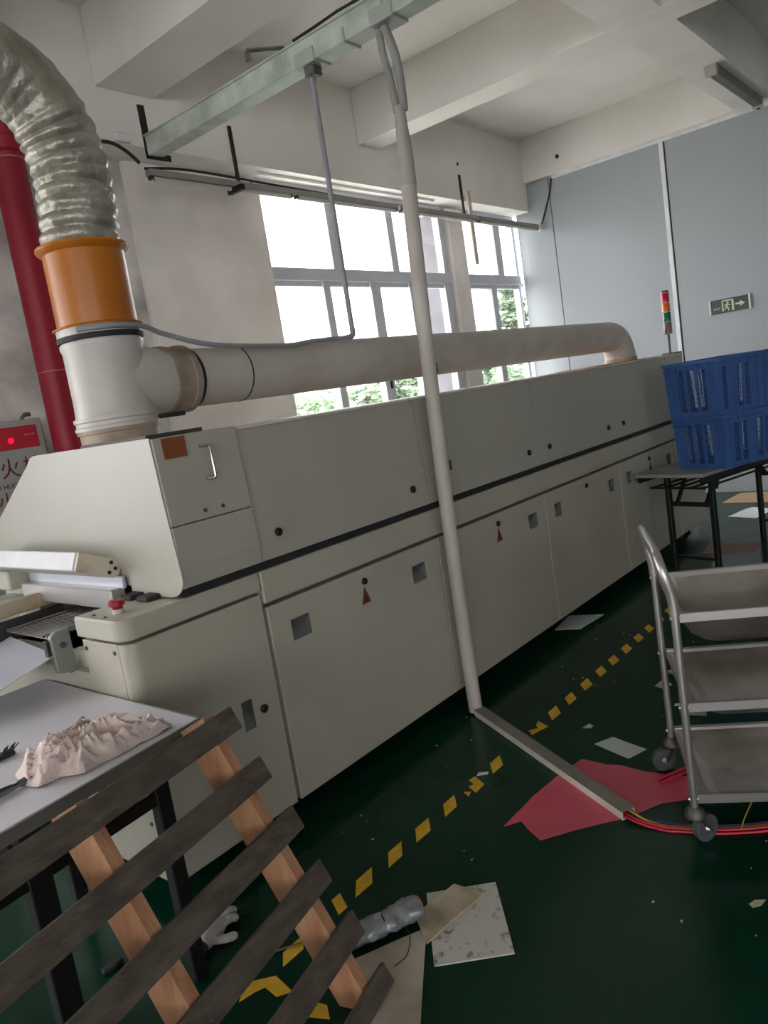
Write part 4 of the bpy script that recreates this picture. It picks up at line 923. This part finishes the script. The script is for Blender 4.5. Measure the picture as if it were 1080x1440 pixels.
MB().tube(curve3([(1.45, 1.485, .05), (1.455, 1.44, .02), (1.43, 1.40, .014), (1.37, 1.365, .014), (1.32, 1.37, .014)], 6), .0016, 5).build('string', RUBBER, sf)
MB().tube([(1.528, 1.442, .036), (1.535, 1.439, .036)], .028, 16).build('red_core_end', mat('core_red', (170, 92, 84), .6), sf)
# knitted work glove on the floor under the table
gl = thing('work_glove', (1.15, 1.97, 0), 'crumpled white knitted work glove on the floor under the table edge', 'glove')
gm = MB(); G = lambda x, y, z: Vector((1.135+x, 1.945+y, z))
gm.tube([G(-.045, -.01, .022), G(-.02, 0, .026), G(.02, .012, .028), G(.05, .022, .022)], [.022, .030, .034, .024], 16)
for dx, dy, e, z in ((.10, -.012, .012, .022), (.115, .016, .012, .030), (.112, .045, .012, .022), (.09, .068, .011, .016)):
    gm.tube(curve3([G(.03, .01+dy*.3, .026), G(dx*.75, dy*.8+.012, z+.006), G(dx, dy+.012, z*.7)], 5), [.013]*9+[.011, .007], 12)
gm.tube(curve3([G(-.01, -.02, .02), G(.02, -.05, .018), G(.05, -.058, .013)], 5), [.013]*9+[.011, .007], 12)
gm.build('palm_and_fingers', GLOVE, gl)
MB().tube([G(-.085, -.022, .018), G(-.065, -.016, .02), G(-.042, -.009, .022)], [.024, .025, .022], 16).build('cuff', mat('glove_cuff', (40, 70, 84), .9), gl)
# far papers and cardboard beyond the folding table
sheet('paper_sheet', [(7.16, 2.13), (7.55, 2.02), (7.43, 1.80), (7.08, 1.87)], WPAPER, 'white paper sheet lying on the floor by the panel wall', 'paper', z=.0003, edge=.03, seed=6)
sheet('cardboard_sheet', [(7.80, 2.36), (8.30, 2.32), (8.34, 1.6), (7.76, 1.6)], CARD, 'tan cardboard sheet flat on the floor against the panel wall', 'cardboard', z=.0005, th=.006)
sheet('cardboard_sheet', [(5.85, 1.95), (6.15, 1.98), (6.2, 1.62), (5.9, 1.60)], mat('faded_card', (168, 140, 118), .8), 'faded cardboard flat on the floor beneath the folding table', 'cardboard', z=.0003, th=.004)
sheet('cardboard_sheet', [(3.55, 1.42), (3.62, 1.34), (3.45, 1.02), (3.36, 1.10)], mat('card_scrap', (176, 158, 122), .85), 'torn cardboard strip on the floor behind the trolley', 'cardboard', z=.0003, th=.003, edge=.01, seed=11)
sheet('paper_scrap', [(3.10, 1.19), (3.16, 1.22), (3.22, 1.12), (3.13, 1.09)], mat('scrap_tan', (190, 182, 150), .85), 'pale torn paper scrap on the floor between the trolley legs', 'paper scrap', z=.0003, edge=.006, seed=4)
sheet('paper_scrap', [(3.36, 1.40), (3.45, 1.39), (3.40, 1.33), (3.34, 1.34)], MATS['scrap_tan'], 'curled paper scrap on the floor outside the far trolley leg', 'paper scrap', z=.0003, edge=.01, seed=9)
sheet('paper_scrap', [(2.835, 1.525), (2.885, 1.515), (2.868, 1.488), (2.845, 1.492)], MATS['scrap_tan'], 'tiny pale scrap on bare floor between yellow tape and grey paper', 'paper scrap', z=.0003, edge=.006, seed=1)
sheet('paper_scrap', [(2.01, .635), (2.035, .625), (2.05, .60), (2.02, .605), (2.0, .622)], MATS['scrap_tan'], 'tiny twisted pale scrap on bare floor in front of the trolley', 'paper scrap', z=.0003, edge=.006, seed=7)
sheet('paper_scrap', [(3.18, 1.245), (3.205, 1.25), (3.215, 1.222), (3.19, 1.225)], WPAPER, 'tiny white scrap on the floor beside the far trolley leg', 'paper scrap', z=.0003, seed=12)
sheet('tape_scrap', [(2.305, 1.735), (2.33, 1.742), (2.352, 1.708), (2.335, 1.70)], WPAPER, 'small white torn scrap beside the torn yellow tape', 'paper scrap', z=.0003, edge=.008, seed=14)
rg = random.Random(4)
m = MB()
for _ in range(70):
    x, y = rg.uniform(1.75, 4.2), rg.uniform(.5, 2.1); r = rg.uniform(.0015, .005)
    if 1.95 < x < 2.9 and .85 < y < 1.55: continue
    m.box(x-r, x+r, y-r*.7, y+r*.7, .0002, .0012+r*.3)
m.build('floor_crumbs', mat('crumb', (170, 168, 160), .8), label='pale crumbs and dust specks scattered on the green floor', cat='debris', kind='stuff')
# thin brown stick lying across the tape
MB().tube(curve3([(1.10, 1.80, .012), (1.20, 1.73, .006), (1.30, 1.66, .006)], 5), .003, 6).build('thin_stick', mat('stick', (120, 96, 62), .7), label='thin brown stick lying across the torn yellow tape by the pallet', cat='stick')
# dark rubber scrap under the work table
MB().prism([(0.903+a*.9, 2.140+b*.9) for a, b in ((-.035, -.012), (.0, -.022), (.04, -.008), (.045, .012), (.005, .02), (-.03, .014))], .0003, .014, 'z', .003).build('rubber_scrap', RUBBER, label='small black rubber scrap on the green floor under the work table', cat='scrap')
